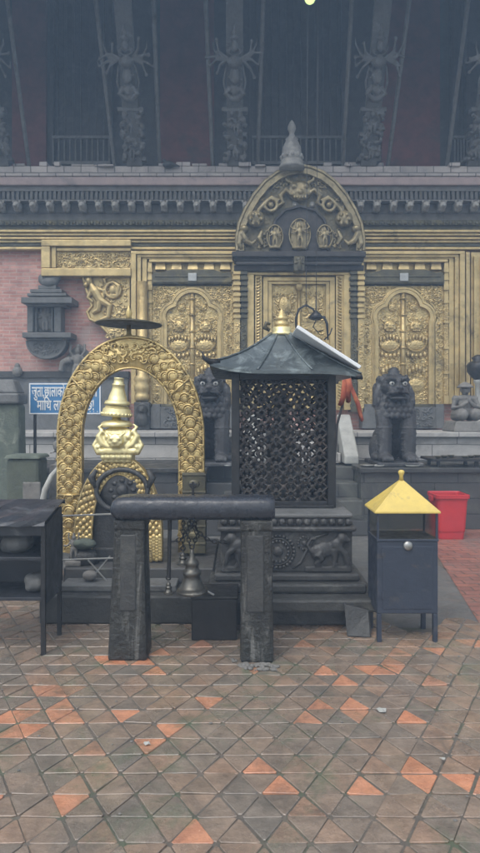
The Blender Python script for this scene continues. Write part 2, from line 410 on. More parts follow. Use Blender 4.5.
pv.inputs['Density'].default_value = HAZE_D; pv.inputs['Anisotropy'].default_value = .2
hn.links.new(pv.outputs[0], hn.nodes['Material Output'].inputs['Volume'])
ho = hz.build('haze', hm); ho['kind'] = 'stuff'

# ------------------------------------------------------------------ ground
g = MB().add([(-30, -13, -.0055), (30, -13, -.0055), (30, 21, -.0055), (-30, 21, -.0055)], [(0, 1, 2, 3)]).build('ground', GROUND); g['kind'] = 'structure'
R = random.Random(5)
TW, TH = .165, .143
orange = [(18, 712), (4, 716), (32, 728), (50, 712), (72, 718), (8, 730), (38, 690), (48, 695), (68, 696), (58, 703), (10, 722), (24, 735), (20, 725), (130, 711), (115, 706), (148, 740) , (138, 664), (150, 672), (66, 798), (232, 812), (260, 790), (353, 684), (345, 700), (428, 678), (455, 743), (420, 775), (470, 780), (300, 706), (290, 720), (312, 706), (208, 702), (85, 676), (240, 770), (408, 722), (380, 668), (110, 660), (165, 655), (330, 724), (360, 712), (195, 828)]
og = [(gx(a, EYE * F / (b - HZ)), EYE * F / (b - HZ)) for a, b in orange]
tb = MB(); tones = []
for j in range(-4, 34):
    y0 = 1.35 + j * TH + .02
    for i in range(-48, 48):
        for upt in (0, 1):
            x = i * TW + (.5 * TW if (j % 2) else 0) + (TW / 2 if not upt else 0)
            ax = x + R.uniform(-.004, .004); ay = y0 + R.uniform(-.003, .003)
            gpx = .0028 * R.uniform(.5, 1.7)
            if upt: tri = [(ax - TW / 2, ay), (ax + TW / 2, ay), (ax, ay + TH)]
            else: tri = [(ax + TW / 2, ay + TH), (ax - TW / 2, ay + TH), (ax, ay)]
            cx = sum(p[0] for p in tri) / 3; cy = sum(p[1] for p in tri) / 3
            if cx > 1.0 and cy > 4.5 + .12 * sin(cx * 9): continue
            if cy > 6.1: continue
            if cx > 1.0 and R.random() < .0: continue
            def ins(p, k):
                dx, dy = p[0] - cx, p[1] - cy; l = hypot(dx, dy); return (p[0] - dx / l * k, p[1] - dy / l * k)
            zt = R.uniform(-.0025, .002); ta, tb_ = R.gauss(0, .02), R.gauss(0, .02)
            def zz(p): return zt + (p[0] - cx) * ta + (p[1] - cy) * tb_
            lo, mi, to = [], [], []
            for p in tri:
                # clip each corner so the tiles have blunt worn points
                q = ins(p, gpx * 2); o_ = tri[(tri.index(p) + 1) % 3]; pr = tri[(tri.index(p) + 2) % 3]
                for o2 in (pr, o_):
                    dx, dy = o2[0] - p[0], o2[1] - p[1]; l = hypot(dx, dy); wv = R.uniform(.004, .016)
                    c_ = (q[0] + dx / l * wv, q[1] + dy / l * wv)
                    lo.append((*c_, -.03)); mi.append((*c_, zz(c_) - .0025)); t_ = ins(c_, .0035); to.append((*t_, zz(t_)))
            n = 6
            fs = [tuple(range(12, 18))] + [(k, (k + 1) % n, 6 + (k + 1) % n, 6 + k) for k in range(n)] + [(6 + k, 6 + (k + 1) % n, 12 + (k + 1) % n, 12 + k) for k in range(n)]
            tb.add(lo + mi + to, fs)
            near = any(abs(cx - a) < .05 and abs(cy - b) < .055 for a, b in og)
            t = .92 + R.uniform(0, .08) if near else min(.86, max(0, R.gauss(.42, .17)))
            if not near and R.random() < .02: t = .95
            if cy > 4.15 and not near: t = min(.85, t + .1)
            tones += [t] * len(fs)
paving = tb.build('paving', TILE); paving['kind'] = 'structure'
at = paving.data.attributes.new('tone', 'FLOAT', 'FACE'); at.data.foreach_set('value', tones)
cp = MB().add([(1.02, 4.47, -.004), (1.95, 4.42, -.004), (1.95, 8.18, -.004), (1.02, 8.18, -.004)], [(0, 1, 2, 3)]).build('pathway', CONC); cp['kind'] = 'structure'
rp = MB().add([(1.7, 4.55, .0), (7, 4.55, .0), (7, 8.18, .0), (2.17, 8.18, .0), (2.13, 7.1, .0)], [(0, 1, 2, 3, 4)]).build('brick_pavement', REDPAVE); rp['kind'] = 'structure'
bk = MB().add([(-8, 6.1, -.004), (1.0, 6.1, -.004), (1.0, 8.18, -.004), (-8, 8.18, -.004)], [(0, 1, 2, 3)]).build('pavement', CONC); bk['kind'] = 'structure'

# ------------------------------------------------------------------ TEMPLE
TX = 1.0
T = thing('temple', 'old brick temple with gilded doors, carved struts and dark overhanging eaves', 'temple', (TX, 11, 0))
YW = 11.0
MB().box(TX - 7.2, TX + 7.2, YW, 18, 1.0, 5.35).build('brick_wall', BRICK, T)
# plinths
MB().box(TX - 7.6, TX + 7.6, 9.55, 10.999, .4, 1.125).build('plinth', ASHLAR, T)
MB().box(TX - 7.65, TX + 7.65, 9.47, 10.998, 1.127, 1.2).build('plinth_ledge', ASHLAR, T, bevel=.012)
lp = MB()
lp.box(-8, gx(205, 8.2), 8.2, 9.549, 0, .72); lp.box(gx(361, 8.2), 9, 8.2, 9.549, 0, .72); lp.box(gx(205, 8.2) + .001, gx(361, 8.2) - .001, 9.0, 9.548, 0, .715)
lp.build('platform', DASH, T)
l2 = MB(); l2.box(-8, gx(205, 8.2) + .03, 8.14, 9.545, .722, .79); l2.box(gx(361, 8.2) - .03, 9, 8.14, 9.545, .722, .79); l2.box(gx(205, 8.2) + .032, gx(361, 8.2) - .032, 9.0, 9.546, .717, .785)
l2.build('platform_ledge', DSTONE, T, bevel=.012)
st = MB()
for k in range(4):
    st.box(gx(205, 8.2) + .002 + .001 * k, gx(361, 8.2) - .002 - .001 * k, 7.75 + .31 * k, 8.998, 0 if k == 0 else .19 * k - .02, .19 * (k + 1))
st.build('lower_stair', DASH, T, bevel=.01)
us = MB(); ux0, ux1 = gx(262, 9.2), gx(338, 9.2)
for k in range(2): us.box(ux0, ux1, 8.95 + .3 * k, 9.54, .786 + .137 * k, .786 + .137 * (k + 1))
us.build('upper_stair', ASHLAR, T, bevel=.01)
for sx in (ux0 - .22, ux1 + .02):
    b = MB().add([(sx, 8.75, .786), (sx + .2, 8.75, .786), (sx + .2, 9.46, .786), (sx, 9.46, .786), (sx, 8.75, .9), (sx + .2, 8.75, .9), (sx + .2, 9.46, 1.47), (sx, 9.46, 1.47)],
            [(0, 3, 2, 1), (4, 5, 6, 7), (0, 1, 5, 4), (1, 2, 6, 5), (2, 3, 7, 6), (3, 0, 4, 7)])
    b.build('stair_cheek', PALE, T, bevel=.02)
# dark stone course below the brick on the left
wb = MB().pbox(-60, 128, 377, 430, 10.9, 10.999); wb.build('wall_base', PANELST, T, bevel=.01)
MB().pbox(-60, 129, 371, 378, 10.86, 10.997).build('base_moulding', DSTONE, T, bevel=.012)

# cornice stack (all run the whole front)
XL, XR = TX - 7.3, TX + 7.3
def run(mb, py0, py1, y0, y1=10.999): mb.box(XL, XR, y0, y1, gz(py1, y0), gz(py0, y0))
led = MB(); run(led, 166, 176, 10.67, 11.3); led.build('tile_ledge', LEDGE, T, bevel=.01)
pk = MB(); run(pk, 176.5, 185, 10.63, 11.2); pk.build('brick_ledge', PINK, T, bevel=.02)
cd = MB(); run(cd, 185.5, 191, 10.69); run(cd, 199.5, 201, 10.66); run(cd, 191, 199.5, 10.78); run(cd, 201, 213, 10.82); run(cd, 213, 220, 10.84)
x = XL; dt_ = MB()
while x < XR:
    dt_.box(x, x + .045, 10.7, 10.779, gz(199.5, 10.7) + .004, gz(191, 10.7) - .004); x += .0775
cd.build('cornice', WOOD2, T, bevel=.004); dt_.build('dentil_course', STRUT, T)
hx = -5.35; hd = None
while hx < 6.6:
    px = hx
    if hd is None:
        mb = MB(); zc = gz(206.5, 10.7)
        mb.box(px - .05, px + .05, 10.66, 10.83, zc - .075, zc + .06)
        mb.ell((px, 10.64, zc + .0), (.062, .07, .068), 9, 6); mb.ell((px, 10.57, zc - .025), (.035, .045, .03), 7, 5)
        for s_ in (-1, 1): mb.ell((px + s_ * .05, 10.64, zc + .06), (.022, .02, .028), 6, 4)
        hd = mb.build('beam_end_head', HEADM, T, smooth=True); hx0 = px
    else:
        c = hd.copy(); COL.objects.link(c); c.location.x = px - hx0 + (R.random() - .5) * .01
        c.rotation_euler.z = 0
    hx += .2725
fr = MB(); run(fr, 220, 225, 10.8); run(fr, 226, 229.5, 10.86); run(fr, 243.5, 246, 10.88)
x = XL
while x < XR: fr.ell((x, 10.79, gz(223, 10.8)), (.042, .03, .035), 7, 5); x += .1
fr.build('bead_moulding', BRONZE, T)
gm = MB(); run(gm, 229.5, 232.2, 10.79); run(gm, 232.9, 235.6, 10.83); run(gm, 237, 239.2, 10.8); run(gm, 240, 242.6, 10.845); run(gm, 246.8, 249.5, 10.84)
gm.build('gilded_frieze', GOLD, T, bevel=.012)
sc_ = MB(); scrollwork(sc_, XL, XR, gz(236, 10.8) + .03, gz(230, 10.8) - .02, 10.8, .07, 3); 
# lintel end on the left
le = MB()
le.pbox(41, 131, 239.5, 246, 10.74, 10.86); le.pbox(41, 50, 246.2, 268, 10.74, 10.99); le.pbox(41, 131, 268.2, 276, 10.7, 10.99)
le.pbox(51, 56, 246.3, 268, 10.8, 10.99); le.pbox(56.2, 131, 247.5, 251, 10.8, 10.99)
le.build('lintel_end', GOLD, T, bevel=.012)
lp2 = MB(); lp2.pbox(56.3, 131, 251.2, 268, 10.86, 10.99); scrollwork(lp2, gx(58, 10.86), gx(130, 10.86), gz(267, 10.86), gz(253, 10.86), 10.85, .1, 21)
lp2.build('lintel_panel', GOLD_E, T, smooth=False)
# gilded bracket figure panel, scroll edge running down to the door frame
bp = MB(); out = [(83, 277), (130, 277), (130, 352), (117, 345), (108, 333), (98, 322), (90, 319), (86, 312), (92, 306), (89, 294)]
bp.prism([(gx(a, 10.84), gz(b, 10.84)) for a, b in out], 10.84, 10.995)
bp.tube([(gx(a, 10.82), 10.83, gz(b, 10.82)) for a, b in [(83, 277), (87, 291), (92, 306), (87, 312), (90, 319), (99, 323), (108, 333), (117, 346)]], .03, 6)
bpo = bp.build('bracket_panel', GOLD, T, bevel=.008)
bf = MB(); y = 10.8
def fp(a, b, yy=10.8): return (gx(a, yy), yy, gz(b, yy))
bf.tube([fp(100, 300), fp(95, 291), fp(91, 284)], [.075, .085, .04], 8); bf.ell(fp(89, 281), (.07, .07, .085)); bf.ell(fp(86, 285), (.05, .06, .05))
bf.tube([fp(100, 300), fp(98, 310), fp(92, 313)], [.07, .05, .03], 8); bf.tube([fp(100, 300), fp(110, 306), fp(108, 317), fp(100, 320)], [.075, .06, .045, .03], 8)
bf.tube([fp(96, 288), fp(104, 291), fp(103, 299)], [.05, .04, .03], 7); bf.tube([fp(92, 290), fp(88, 298), fp(93, 302)], [.05, .04, .03], 7)
bf.ring(fp(113, 290), .13, .03, 'y', 16, 6); bf.ell(fp(113, 290), (.07, .05, .09), 10, 7); bf.tube([fp(106, 284), fp(104, 279), fp(108, 277)], [.03, .04, .02], 6); bf.tube([fp(100, 271), fp(108, 273), fp(120, 269)], [.04, .08, .03], 7)
bf.tube([fp(112, 281), fp(119, 286), fp(117, 296), fp(110, 295)], [.03, .05, .04, .03], 6)
scrollwork(bf, gx(104, 10.8), gx(127, 10.8), gz(340, 10.8), gz(304, 10.8), 10.83, .13, 8); scrollwork(bf, gx(98, 10.8), gx(127, 10.8), gz(303, 10.8), gz(279, 10.8), 10.83, .1, 9)
bf.build('bracket_figure', GOLD, bpo, remesh=.008)
# the same panel on the far right side (only its edge is in the frame)
rp2 = MB(); rp2.pbox(466, 470, 252, 405, 10.82, 10.995); rp2.pbox(471, 520, 252, 405, 10.88, 10.995); rp2.pbox(474, 477, 256, 400, 10.83, 10.879); rp2.pbox(481, 486, 256, 400, 10.83, 10.879)
rp2.build('side_panel', GOLD, T, bevel=.008)

def side_door(cx):
    """gilded double door with cusped arch; cx is its axis in facade pixels at 11 m (left one 192, right one 404)"""
    q = lambda a: cx + (a - 192)
    X = lambda a, y=10.8: gx(q(a), y)
    def pb(mb, a, b, c, d, y0, y1): mb.box(X(a, y0), X(b, y0), y0, y1, gz(d, y0), gz(c, y0))
    m = MB()
    inner, outer = (131, 246) if cx < 300 else (138, 253)
    sgn = 1
    # outer fillets
    for a, b, y0 in ((131, 136, 10.74), (137, 141, 10.78), (142, 147, 10.82)): 
        pb(m, a, b, 251 + (a - 131) * .55, 404, y0, 10.98); 
        if cx > 300: pb(m, 384 - b, 384 - a, 251 + (a - 131) * .55, 404, y0, 10.98)
    for a, c, d, y0 in ((131, 251, 254, 10.735), (137, 254.3, 257, 10.775), (142, 257.2, 259, 10.815)): 
        pb(m, a - .1, 384 - a if cx > 300 else 236, c - .1, d, y0, 10.979)
    door = m.build('golden_door', GOLD, T, bevel=.006)
    # dentil blocks under the head
    dn = MB()
    for k in range(5):
        c = 160 + k * 16.3
        dn.taper((X(c - 5.5), X(c + 5.5), 10.84, 10.95), (X(c - 4.4), X(c + 4.4), 10.87, 10.95), gz(268, 10.72), gz(260, 10.72))
    pb(dn, 149, 236, 259.2, 262, 10.8, 10.98)
    dn.build('dentil', GOLD, door, bevel=.006)
    # dark lintel with upturned ends
    dl = MB(); dl.prism([(X(a), gz(b, 10.8)) for a, b in [(152, 284), (152, 276), (154, 272), (160, 273), (170, 270), (214, 270), (224, 273), (230, 272), (232, 276), (232, 284)]], 10.78, 10.98)
    pb(dl, 155, 229, 275.5, 277, 10.765, 10.79); pb(dl, 152.5, 231.5, 280.5, 282.5, 10.765, 10.79)
    dl.build('lintel', BRONZE, door, bevel=.006)
    pl = MB(); pb(pl, 188, 196.5, 273, 281, 10.75, 10.8); pl.build('plaque', STEEL, door, bevel=.006)
    # field around the arch
    def outline(o):
        r1, r2 = 9.5 + o, 16.5 + o; apex = 309 - r2; L = []
        for t in range(45):
            yy = 404 - (404 - apex) * (1 - (1 - t / 44) ** 2.2); h = 0
            if abs(yy - 309) <= r2: h = sqrt(max(0, r2 * r2 - (yy - 309) ** 2))
            if abs(yy - 316.5) <= r1: h = max(h, 17 + sqrt(r1 * r1 - (yy - 316.5) ** 2))
            if yy > 316.5: h = max(h, 25 + o)
            L.append((192 - h, yy))
        return L + [(384 - a, b) for a, b in L[::-1]][1:]
    inn, mid, o2 = outline(0), outline(4.), outline(6.3)
    P2 = lambda L, y: [(X(a, y), gz(b, y)) for a, b in L]
    fl = MB()
    top = [(152, 284.5), (232, 284.5), (232, 404)]
    lft = [p for p in o2 if p[0] <= 192]
    fl.band(P2([(152, b) for a, b in lft], 10.86), P2(lft, 10.86), 10.86, 10.97); fl.band(P2([(232, b) for a, b in lft], 10.86), P2([(384 - a, b) for a, b in lft], 10.86), 10.86, 10.97)
    for sgn_ in (0, 1):
        scrollwork(fl, X(154), X(175), gz(302, 10.8), gz(286, 10.8), 10.85, .085, 30 + sgn_, mirror=X(192))
    scrollwork(fl, X(153.5), X(161), gz(318, 10.8), gz(303, 10.8), 10.85, .075, 33, mirror=X(192))
    scrollwork(fl, X(175), X(187), gz(289, 10.8), gz(285.5, 10.8), 10.85, .06, 34, mirror=X(192))
    scrollwork(fl, X(153), X(159), gz(402, 10.8), gz(380, 10.8), 10.85, .09, 35, mirror=X(192))
    scrollwork(fl, X(153), X(159), gz(355, 10.8), gz(322, 10.8), 10.85, .09, 36, mirror=X(192))
    fl.build('door_field', GOLD_E, door)
    ca = MB(); ca.band(P2(o2, 10.8), P2(mid, 10.8), 10.835, 10.96); ca.band(P2(mid, 10.8), P2(inn, 10.8), 10.815, 10.96)
    ca.tube([(p[0], 10.815, p[1]) for p in P2(mid, 10.8)], .014, 6)
    ca.build('cusped_arch', GOLD, door, bevel=.004)
    # two leaves with raised vases, lotus and lion faces
    for s_ in (-1, 1):
        lf = MB(); half = [p for p in inn if p[0] <= 192][::-1] + [(192, 404)]
        if s_ > 0: half = [(384 - a, b) for a, b in half][::-1]
        lf.prism(P2(half, 10.88), 10.88, 10.96)
        c = 192 + s_ * 13.2
        yl = 10.875
        mask(lf, (X(c), gz(326, 10.8)), .24, yl)
        lf.ell((X(c), yl, gz(345, 10.8)), (.19, .045, .11), 14, 8); lf.ring((X(c), yl - .03, gz(341, 10.8)), .17, .016, 'y', 12, 5, pi, 2 * pi)
        for k in range(7): lf.ell((X(c) + .055 * (k - 3), yl - .03, gz(338, 10.8) + .025 * cos(k - 3)), (.026, .035, .055), 6, 4)
        for k in range(5): lf.ell((X(c) + .07 * (k - 2), yl - .01, gz(354, 10.8) - .03 * cos((k - 2) * .8)), (.035, .04, .05), 6, 4)
        lf.lathe([(.07, 0), (.17, .06), (.2, .15), (.15, .23), (.08, .27), (.13, .32), (.07, .35)], (X(c), yl + .03, gz(394, 10.8)), 14, sy=.3)
        for k in range(5): lf.ell((X(c) + .06 * (k - 2), yl - .01, gz(370, 10.8) + .04 * cos((k - 2) * 1.1)), (.04, .045, .07), 6, 4)
        mask(lf, (X(c - s_ * 2.5), gz(307, 10.8)), .15, yl)
        a, b = sorted((192 + s_ * 4, 192 + s_ * 24))
        scrollwork(lf, X(a), X(b), gz(402, 10.8), gz(317, 10.8), yl + .004, .085, 40 + s_, r=.011)
        scrollwork(lf, X(192 + min(s_ * 3, s_ * 14)), X(192 + max(s_ * 3, s_ * 14)), gz(316, 10.8), gz(297, 10.8), yl + .004, .07, 43 + s_, r=.01)
        for k in range(14):
            lf.ell((X(192 + s_ * 24.2), yl, gz(324 + k * 5.8, 10.8)), (.013, .016, .03), 6, 4)
        lf.build('door_leaf', GOLD_E, door)
    sp = MB(); sp.tube([(X(192), 10.87, gz(404, 10.8)), (X(192), 10.87, gz(292, 10.8))], .045, 8)
    for k in range(7): sp.ell((X(192), 10.86, gz(298 + k * 16.5, 10.8)), (.06, .06, .03), 8, 5)
    sp.build('centre_stile', GOLD, door, smooth=True)
    # pilasters either side
    bp_ = MB(); pb(bp_, 147.2, 236.9, 257.3, 404, 10.955, 10.977); bp_.build('backing_sheet', GOLD, door)
    for a0, a1 in ((148, 151.8), (232.3, 236.5)):
        ps = MB(); pb(ps, a0, a1, 262.5, 404, 10.82, 10.98)
        ca_, cb_ = (a0 + a1) / 2, (a1 - a0) / 2
        for k, (c, d) in enumerate(((268, 272), (277, 280), (284, 290), (300, 303), (321, 323), (346, 349), (372, 374), (396, 404))): pb(ps, a0 - .35, a1 + .35, c, d, 10.79, 10.979)
        scrollwork(ps, X(a0), X(a1), gz(395, 10.8), gz(324, 10.8), 10.82, .1 if a1 - a0 > 5 else .06, 50)
        scrollwork(ps, X(a0), X(a1), gz(320, 10.8), gz(304, 10.8), 10.82, .1 if a1 - a0 > 5 else .06, 51)
        ps.build('pilaster', GOLD, door, bevel=.004)
    # slate relief below the door
    rl = MB(); pb(rl, 150, 236 if cx < 300 else 232, 407, 428.5, 10.7, 10.99)
    pb(rl, 152, 160, 404.1, 407, 10.72, 10.98); pb(rl, 224, 232, 404.1, 407, 10.72, 10.98)
    scrollwork(rl, X(165), X(220), gz(427, 10.7), gz(409, 10.7), 10.695, .13, 60)
    pb(rl, 150.5, 160, 408, 428.4, 10.68, 10.71); pb(rl, 224, 235.5 if cx < 300 else 231.5, 408, 428.4, 10.68, 10.71)
    rl.build('sill_relief', PANELST, door, bevel=.006)
    th = MB(); pb(th, 161, 223, 404.2, 406.9, 10.7, 10.985); th.build('threshold', BRONZE, door, bevel=.006)
    return door
side_door(192); side_door(404)
# gilded column foot left of the left door with its dark little guardian
cf = MB()
cf.lathe([(.1, 0), (.13, .04), (.13, .1), (.1, .13), (.13, .17), (.14, .26), (.11, .3), (.13, .34), (.13, .4), (.09, .44), (.09, 2.0)], (gx(142, 10.7), 10.72, gz(401, 10.7)), 14, sy=.7)
cf.build('gilded_column', GOLD, T, smooth=True)
gf = MB(); gf.pbox(134, 150, 402, 430, 10.62, 10.99); gf.ell((gx(142, 10.6), 10.6, gz(410, 10.6)), (.09, .08, .09)); gf.ell((gx(142, 10.6), 10.6, gz(419, 10.6)), (.11, .08, .12)); gf.ell((gx(142, 10.6), 10.53, gz(411, 10.6)), (.04, .05, .03))
gf.build('column_base', DSTONE, T, remesh=.014)

# central doorway
m = MB()
def fpb(mb, a, b, c, d, y0, y1): mb.box(gx(a, y0), gx(b, y0), y0, y1, gz(d, y0), gz(c, y0))
for s_ in (-1, 1):
    def sb(a, b, c, d, y0, y1):
        A, B = (a, b) if s_ < 0 else (598 - b, 598 - a)
        fpb(m, A, B, c, d, y0, y1)
    sb(247, 254, 272, 410, 10.72, 10.98); sb(255, 262, 275, 410, 10.76, 10.98); sb(263, 268, 277, 410, 10.8, 10.98); sb(268.2, 272, 281, 410, 10.84, 10.98)
fpb(m, 247.1, 350.9, 271.9, 274.8, 10.715, 10.975); fpb(m, 263.1, 334.9, 276.8, 280.8, 10.795, 10.972); fpb(m, 268.3, 329.7, 281, 284, 10.835, 10.972)
cdoor = m.build('central_door', GOLD, T, bevel=.006)
for s_ in (-1, 1):
    bd = MB()
    for k in range(44):
        zz_ = gz(278 + k * 3, 10.76); a = 258.5 if s_ < 0 else 339.5
        bd.ell((gx(a, 10.76), 10.75, zz_), (.042, .025, .02), 6, 4, rot=Matrix.Rotation(s_ * .6, 3, 'Y'))
    bd.build('bead_trim', GOLD, cdoor)
for s_ in (-1, 1):
    lf = MB(); a, b = (272.2, 298) if s_ < 0 else (300, 325.8)
    fpb(lf, a, b, 284.2, 410, 10.92, 10.97); A, B = gx(a + 3, 10.9), gx(b - 3, 10.9)
    for c, d in ((290, 322), (327, 362), (367, 405)):
        fpb(lf, a + 2.5, b - 2.5, c, d, 10.905, 10.93); scrollwork(lf, A, B, gz(d - 2, 10.9), gz(c + 2, 10.9), 10.9, .11, 70 + c + s_)
        lf.ell((.5 * (A + B), 10.9, gz((c + d) / 2, 10.9)), (.12, .05, .17), 10, 7)
    lf.build('door_leaf', GOLD_E, cdoor)
cs = MB(); cs.tube([(gx(299, 10.9), 10.89, gz(410, 10.9)), (gx(299, 10.9), 10.89, gz(287, 10.9))], .035, 8); cs.ell((gx(299, 10.9), 10.87, gz(287, 10.9)), (.07, .06, .08)); cs.build('centre_stile', GOLD, cdoor, smooth=True)
# columns with stacked capitals beside it
for a0, a1 in ((234, 240), (241, 247), (351, 357), (358, 364)):
    c = MB(); fpb(c, a0, a1, 268, 412, 10.68, 10.98)
    for k in range(9): fpb(c, a0 - .6 - .5 * (k % 2), a1 + .6 + .5 * (k % 2), 271 + k * 5.5, 274 + k * 5.5, 10.64 - .02 * (k % 2), 10.979)
    scrollwork(c, gx(a0, 10.68), gx(a1, 10.68), gz(408, 10.68), gz(324, 10.68), 10.68, .1, 90 + a0)
    c.build('column', GOLD if a0 not in (241, 351) else BRONZE, cdoor, bevel=.004)
cl = MB(); 
for a, b, c, d, y0 in ((232, 366, 251, 256.5, 10.5), (234, 364, 257, 261, 10.58), (236, 362, 261.5, 264.5, 10.54), (234, 364, 265, 270.5, 10.62)): fpb(cl, a, b, c, d, y0, 10.985)
cl.build('door_lintel', WOOD, T, bevel=.012)
kp = MB(); fpb(kp, 294, 305, 256, 271, 10.42, 10.6); deity(kp, (gx(299.5, 10.4), gz(270, 10.4)), .2, 10.41); kp.build('lintel_figure', BRONZE, T, remesh=.01)
# tympanum over the central door
tp = MB(); Yt = 10.55
prof = [(237, 251), (236.5, 238), (239, 224), (245, 210), (254, 195), (265, 182), (277, 173), (289, 168), (300, 166)]
prof += [(600 - a, b) for a, b in prof[::-1]][1:]
inn = [(300 + (a - 300) * .9, 251 + (b - 251) * .92) for a, b in prof]
Pt = lambda L, y: [(gx(a, y), gz(b, y)) for a, b in L]
tp.prism(Pt(prof, Yt)[::-1], 10.6, 10.95)
tymp = tp.build('tympanum', TYMP, T)
tr = MB(); tr.band(Pt(prof, Yt), Pt(inn, Yt), 10.52, 10.6); tr.tube([(p[0], 10.52, p[1]) for p in Pt(prof, Yt)], .03, 6); tr.tube([(p[0], 10.53, p[1]) for p in Pt(inn, Yt)], .02, 6)
tr.build('rim', TYMP_HI, tymp)
nich = [(271, 251), (271, 232), (276, 219), (285, 210), (300, 206)]; nich += [(600 - a, b) for a, b in nich[::-1]][1:]
nb_ = MB(); nb_.prism(Pt(nich, Yt)[::-1], 10.585, 10.62); nb_.tube([(p[0], 10.57, p[1]) for p in Pt(nich, Yt)], .028, 6); nb_.build('painted_recess', WOOD, tymp)  # flat black arch sheet, not sunk; the dark of the hollow is its colour
tl = MB(); mask(tl, (gx(300, 10.5), gz(190, 10.5)), .42, 10.54)
for s_ in (-1, 1):
    def tq(a, b, y=10.52): return (gx(300 + s_ * (300 - a), y), y, gz(b, y))
    tl.tube([tq(294, 196), tq(286, 190), tq(280, 196), tq(283, 203), tq(278, 206)], [.035, .05, .05, .04, .02], 7)
    tl.ring(tq(271, 205), .1, .034, 'y', 14, 6); tl.ell(tq(271, 205), (.05, .04, .05))
    tl.tube([tq(279, 201), tq(272, 197), tq(264, 204), tq(258, 211)], [.03, .035, .04, .04], 6)
    tl.ell(tq(256, 219, 10.54), (.15, .1, .14), 12, 8)
    for k in range(6): tl.ell(tq(256 + 5.5 * cos(k * pi / 3), 219 + 5 * sin(k * pi / 3), 10.45), (.035, .03, .035), 6, 4)
    tl.tube([tq(245, 226), tq(242, 234), tq(246, 241), tq(252, 244), tq(256, 240)], [.05, .065, .06, .045, .02], 7); tl.ell(tq(244, 229), (.08, .08, .07)); tl.tube([tq(241, 232), tq(239, 244), tq(242, 249)], [.05, .06, .03], 6)
    tl.tube([tq(262, 231), tq(259, 238), tq(263, 245)], [.03, .05, .03], 6)
scrollwork(tl, gx(262, 10.5), gx(290, 10.5), gz(186, 10.5), gz(176, 10.5), 10.585, .11, 77, mirror=gx(300, 10.5)); scrollwork(tl, gx(249, 10.5), gx(268, 10.5), gz(212, 10.5), gz(196, 10.5), 10.585, .1, 78, mirror=gx(300, 10.5)); scrollwork(tl, gx(258, 10.5), gx(268, 10.5), gz(248, 10.5), gz(228, 10.5), 10.58, .09, 79, mirror=gx(300, 10.5))
tl.build('carved_beasts', TYMP_HI, tymp, remesh=.0085)
for (a, b, hh) in ((275, 246, .36), (300, 247, .48), (325, 246, .36)):
    dt = MB(); deity(dt, (gx(a, 10.5), gz(b, 10.5)), hh * .8, 10.5, 3); w_ = hh * .36
    dt.ring((gx(a, 10.5), 10.54, gz(b, 10.5) + hh * .45), w_, .018, 'y', 20, 5, sz=1.5); dt.lathe([(w_ * .7, 0), (w_ * .85, .03), (w_ * .5, .05)], (gx(a, 10.5), 10.54, gz(b, 10.5) - .035), 10, sy=.5)
    dt.ell((gx(a, 10.5), 10.575, gz(b, 10.5) + hh * .45), (w_ * .95, .025, w_ * 1.42), 14, 8)
    dt.build('deity', TYMP_HI, tymp, remesh=.011)
fn = MB(); zb = gz(168, 10.4); fx_, k_ = gx(292, 10.4), .8
fn.lathe([(r * k_, h * k_) for r, h in [(.26, 0), (.26, .06), (.22, .1), (.24, .14), (.21, .17)]], (fx_, 10.45, zb), 18)
fn.lathe([(r * k_, h * k_) for r, h in [(.19, .15), (.22, .19), (.215, .27), (.19, .29), (.2, .33), (.185, .45), (.16, .47), (.16, .5), (.12, .58), (.13, .61), (.07, .66), (.05, .72), (.06, .76), (.085, .82), (.08, .88), (.04, .96), (.01, 1.0)]], (fx_, 10.45, zb), 18)
for k in range(12): fn.ell((fx_ + .17 * cos(k * pi / 6), 10.45 + .17 * sin(k * pi / 6), zb + .19), (.03, .03, .04), 6, 4)
fn.build('finial', HEADM, tymp, smooth=True)

# niche shrine on the brick wall
nm = MB(); Yn = 10.72
def nb(a, b, c, d, y0, y1=10.998): fpb(nm, a, b, c, d, y0, y1)
for a, b, c, d, y0 in ((38, 56, 285, 289, 10.75), (30, 62, 289, 292.5, 10.7), (27, 66, 293, 296, 10.64), (21, 72, 297, 303, 10.56), (26, 66, 303.5, 306, 10.66)): nb(a, b, c, d, y0)
nb(27, 33, 306.2, 332, 10.74); nb(34.5, 37, 306.2, 332, 10.8); nb(54, 61, 306.2, 332, 10.74); nb(51, 53, 306.2, 332, 10.8)
nb(22, 71, 332.2, 337.5, 10.6); nb(26, 65, 338, 340, 10.68)
nm.box(gx(28, 10.9), gx(60, 10.9), 10.9, 10.997, gz(332, 10.9), gz(306, 10.9))
niche = nm.build('wall_niche', PANELST, T, bevel=.01)
hc = MB(); pts = [(26, 340.5), (65, 340.5)] + [(45.5 + 19.5 * cos(radians(t)), 340.5 + 17.5 * sin(radians(t))) for t in range(10, 180, 12)]
hc.prism(Pt(pts, 10.7)[::-1], 10.74, 10.998); hc.tube([(p[0], 10.74, p[1]) for p in Pt(pts[1:] + pts[:1], 10.7)], .02, 6); scrollwork(hc, gx(33, 10.7), gx(58, 10.7), gz(353, 10.7), gz(342, 10.7), 10.735, .12, 5)
hc.build('lunette', PANELST, niche)
nd = MB(); deity(nd, (gx(44.5, 10.8), gz(330, 10.8)), .36, 10.85, 3); nd.ell((gx(44.5, 10.8), 10.88, gz(318, 10.8)), (.17, .03, .22)); nd.build('niche_deity', STONE, niche, remesh=.011)
nm2 = MB(); nm2.ell((gx(48, 10.7), 10.8, gz(281, 10.7)), (.16, .1, .1)); nm2.ell((gx(54, 10.7), 10.8, gz(277, 10.7)), (.09, .07, .09)); nm2.ell((gx(41, 10.7), 10.8, gz(278, 10.7)), (.08, .07, .1)); nm2.build('niche_crest', PANELST, niche, remesh=.014)
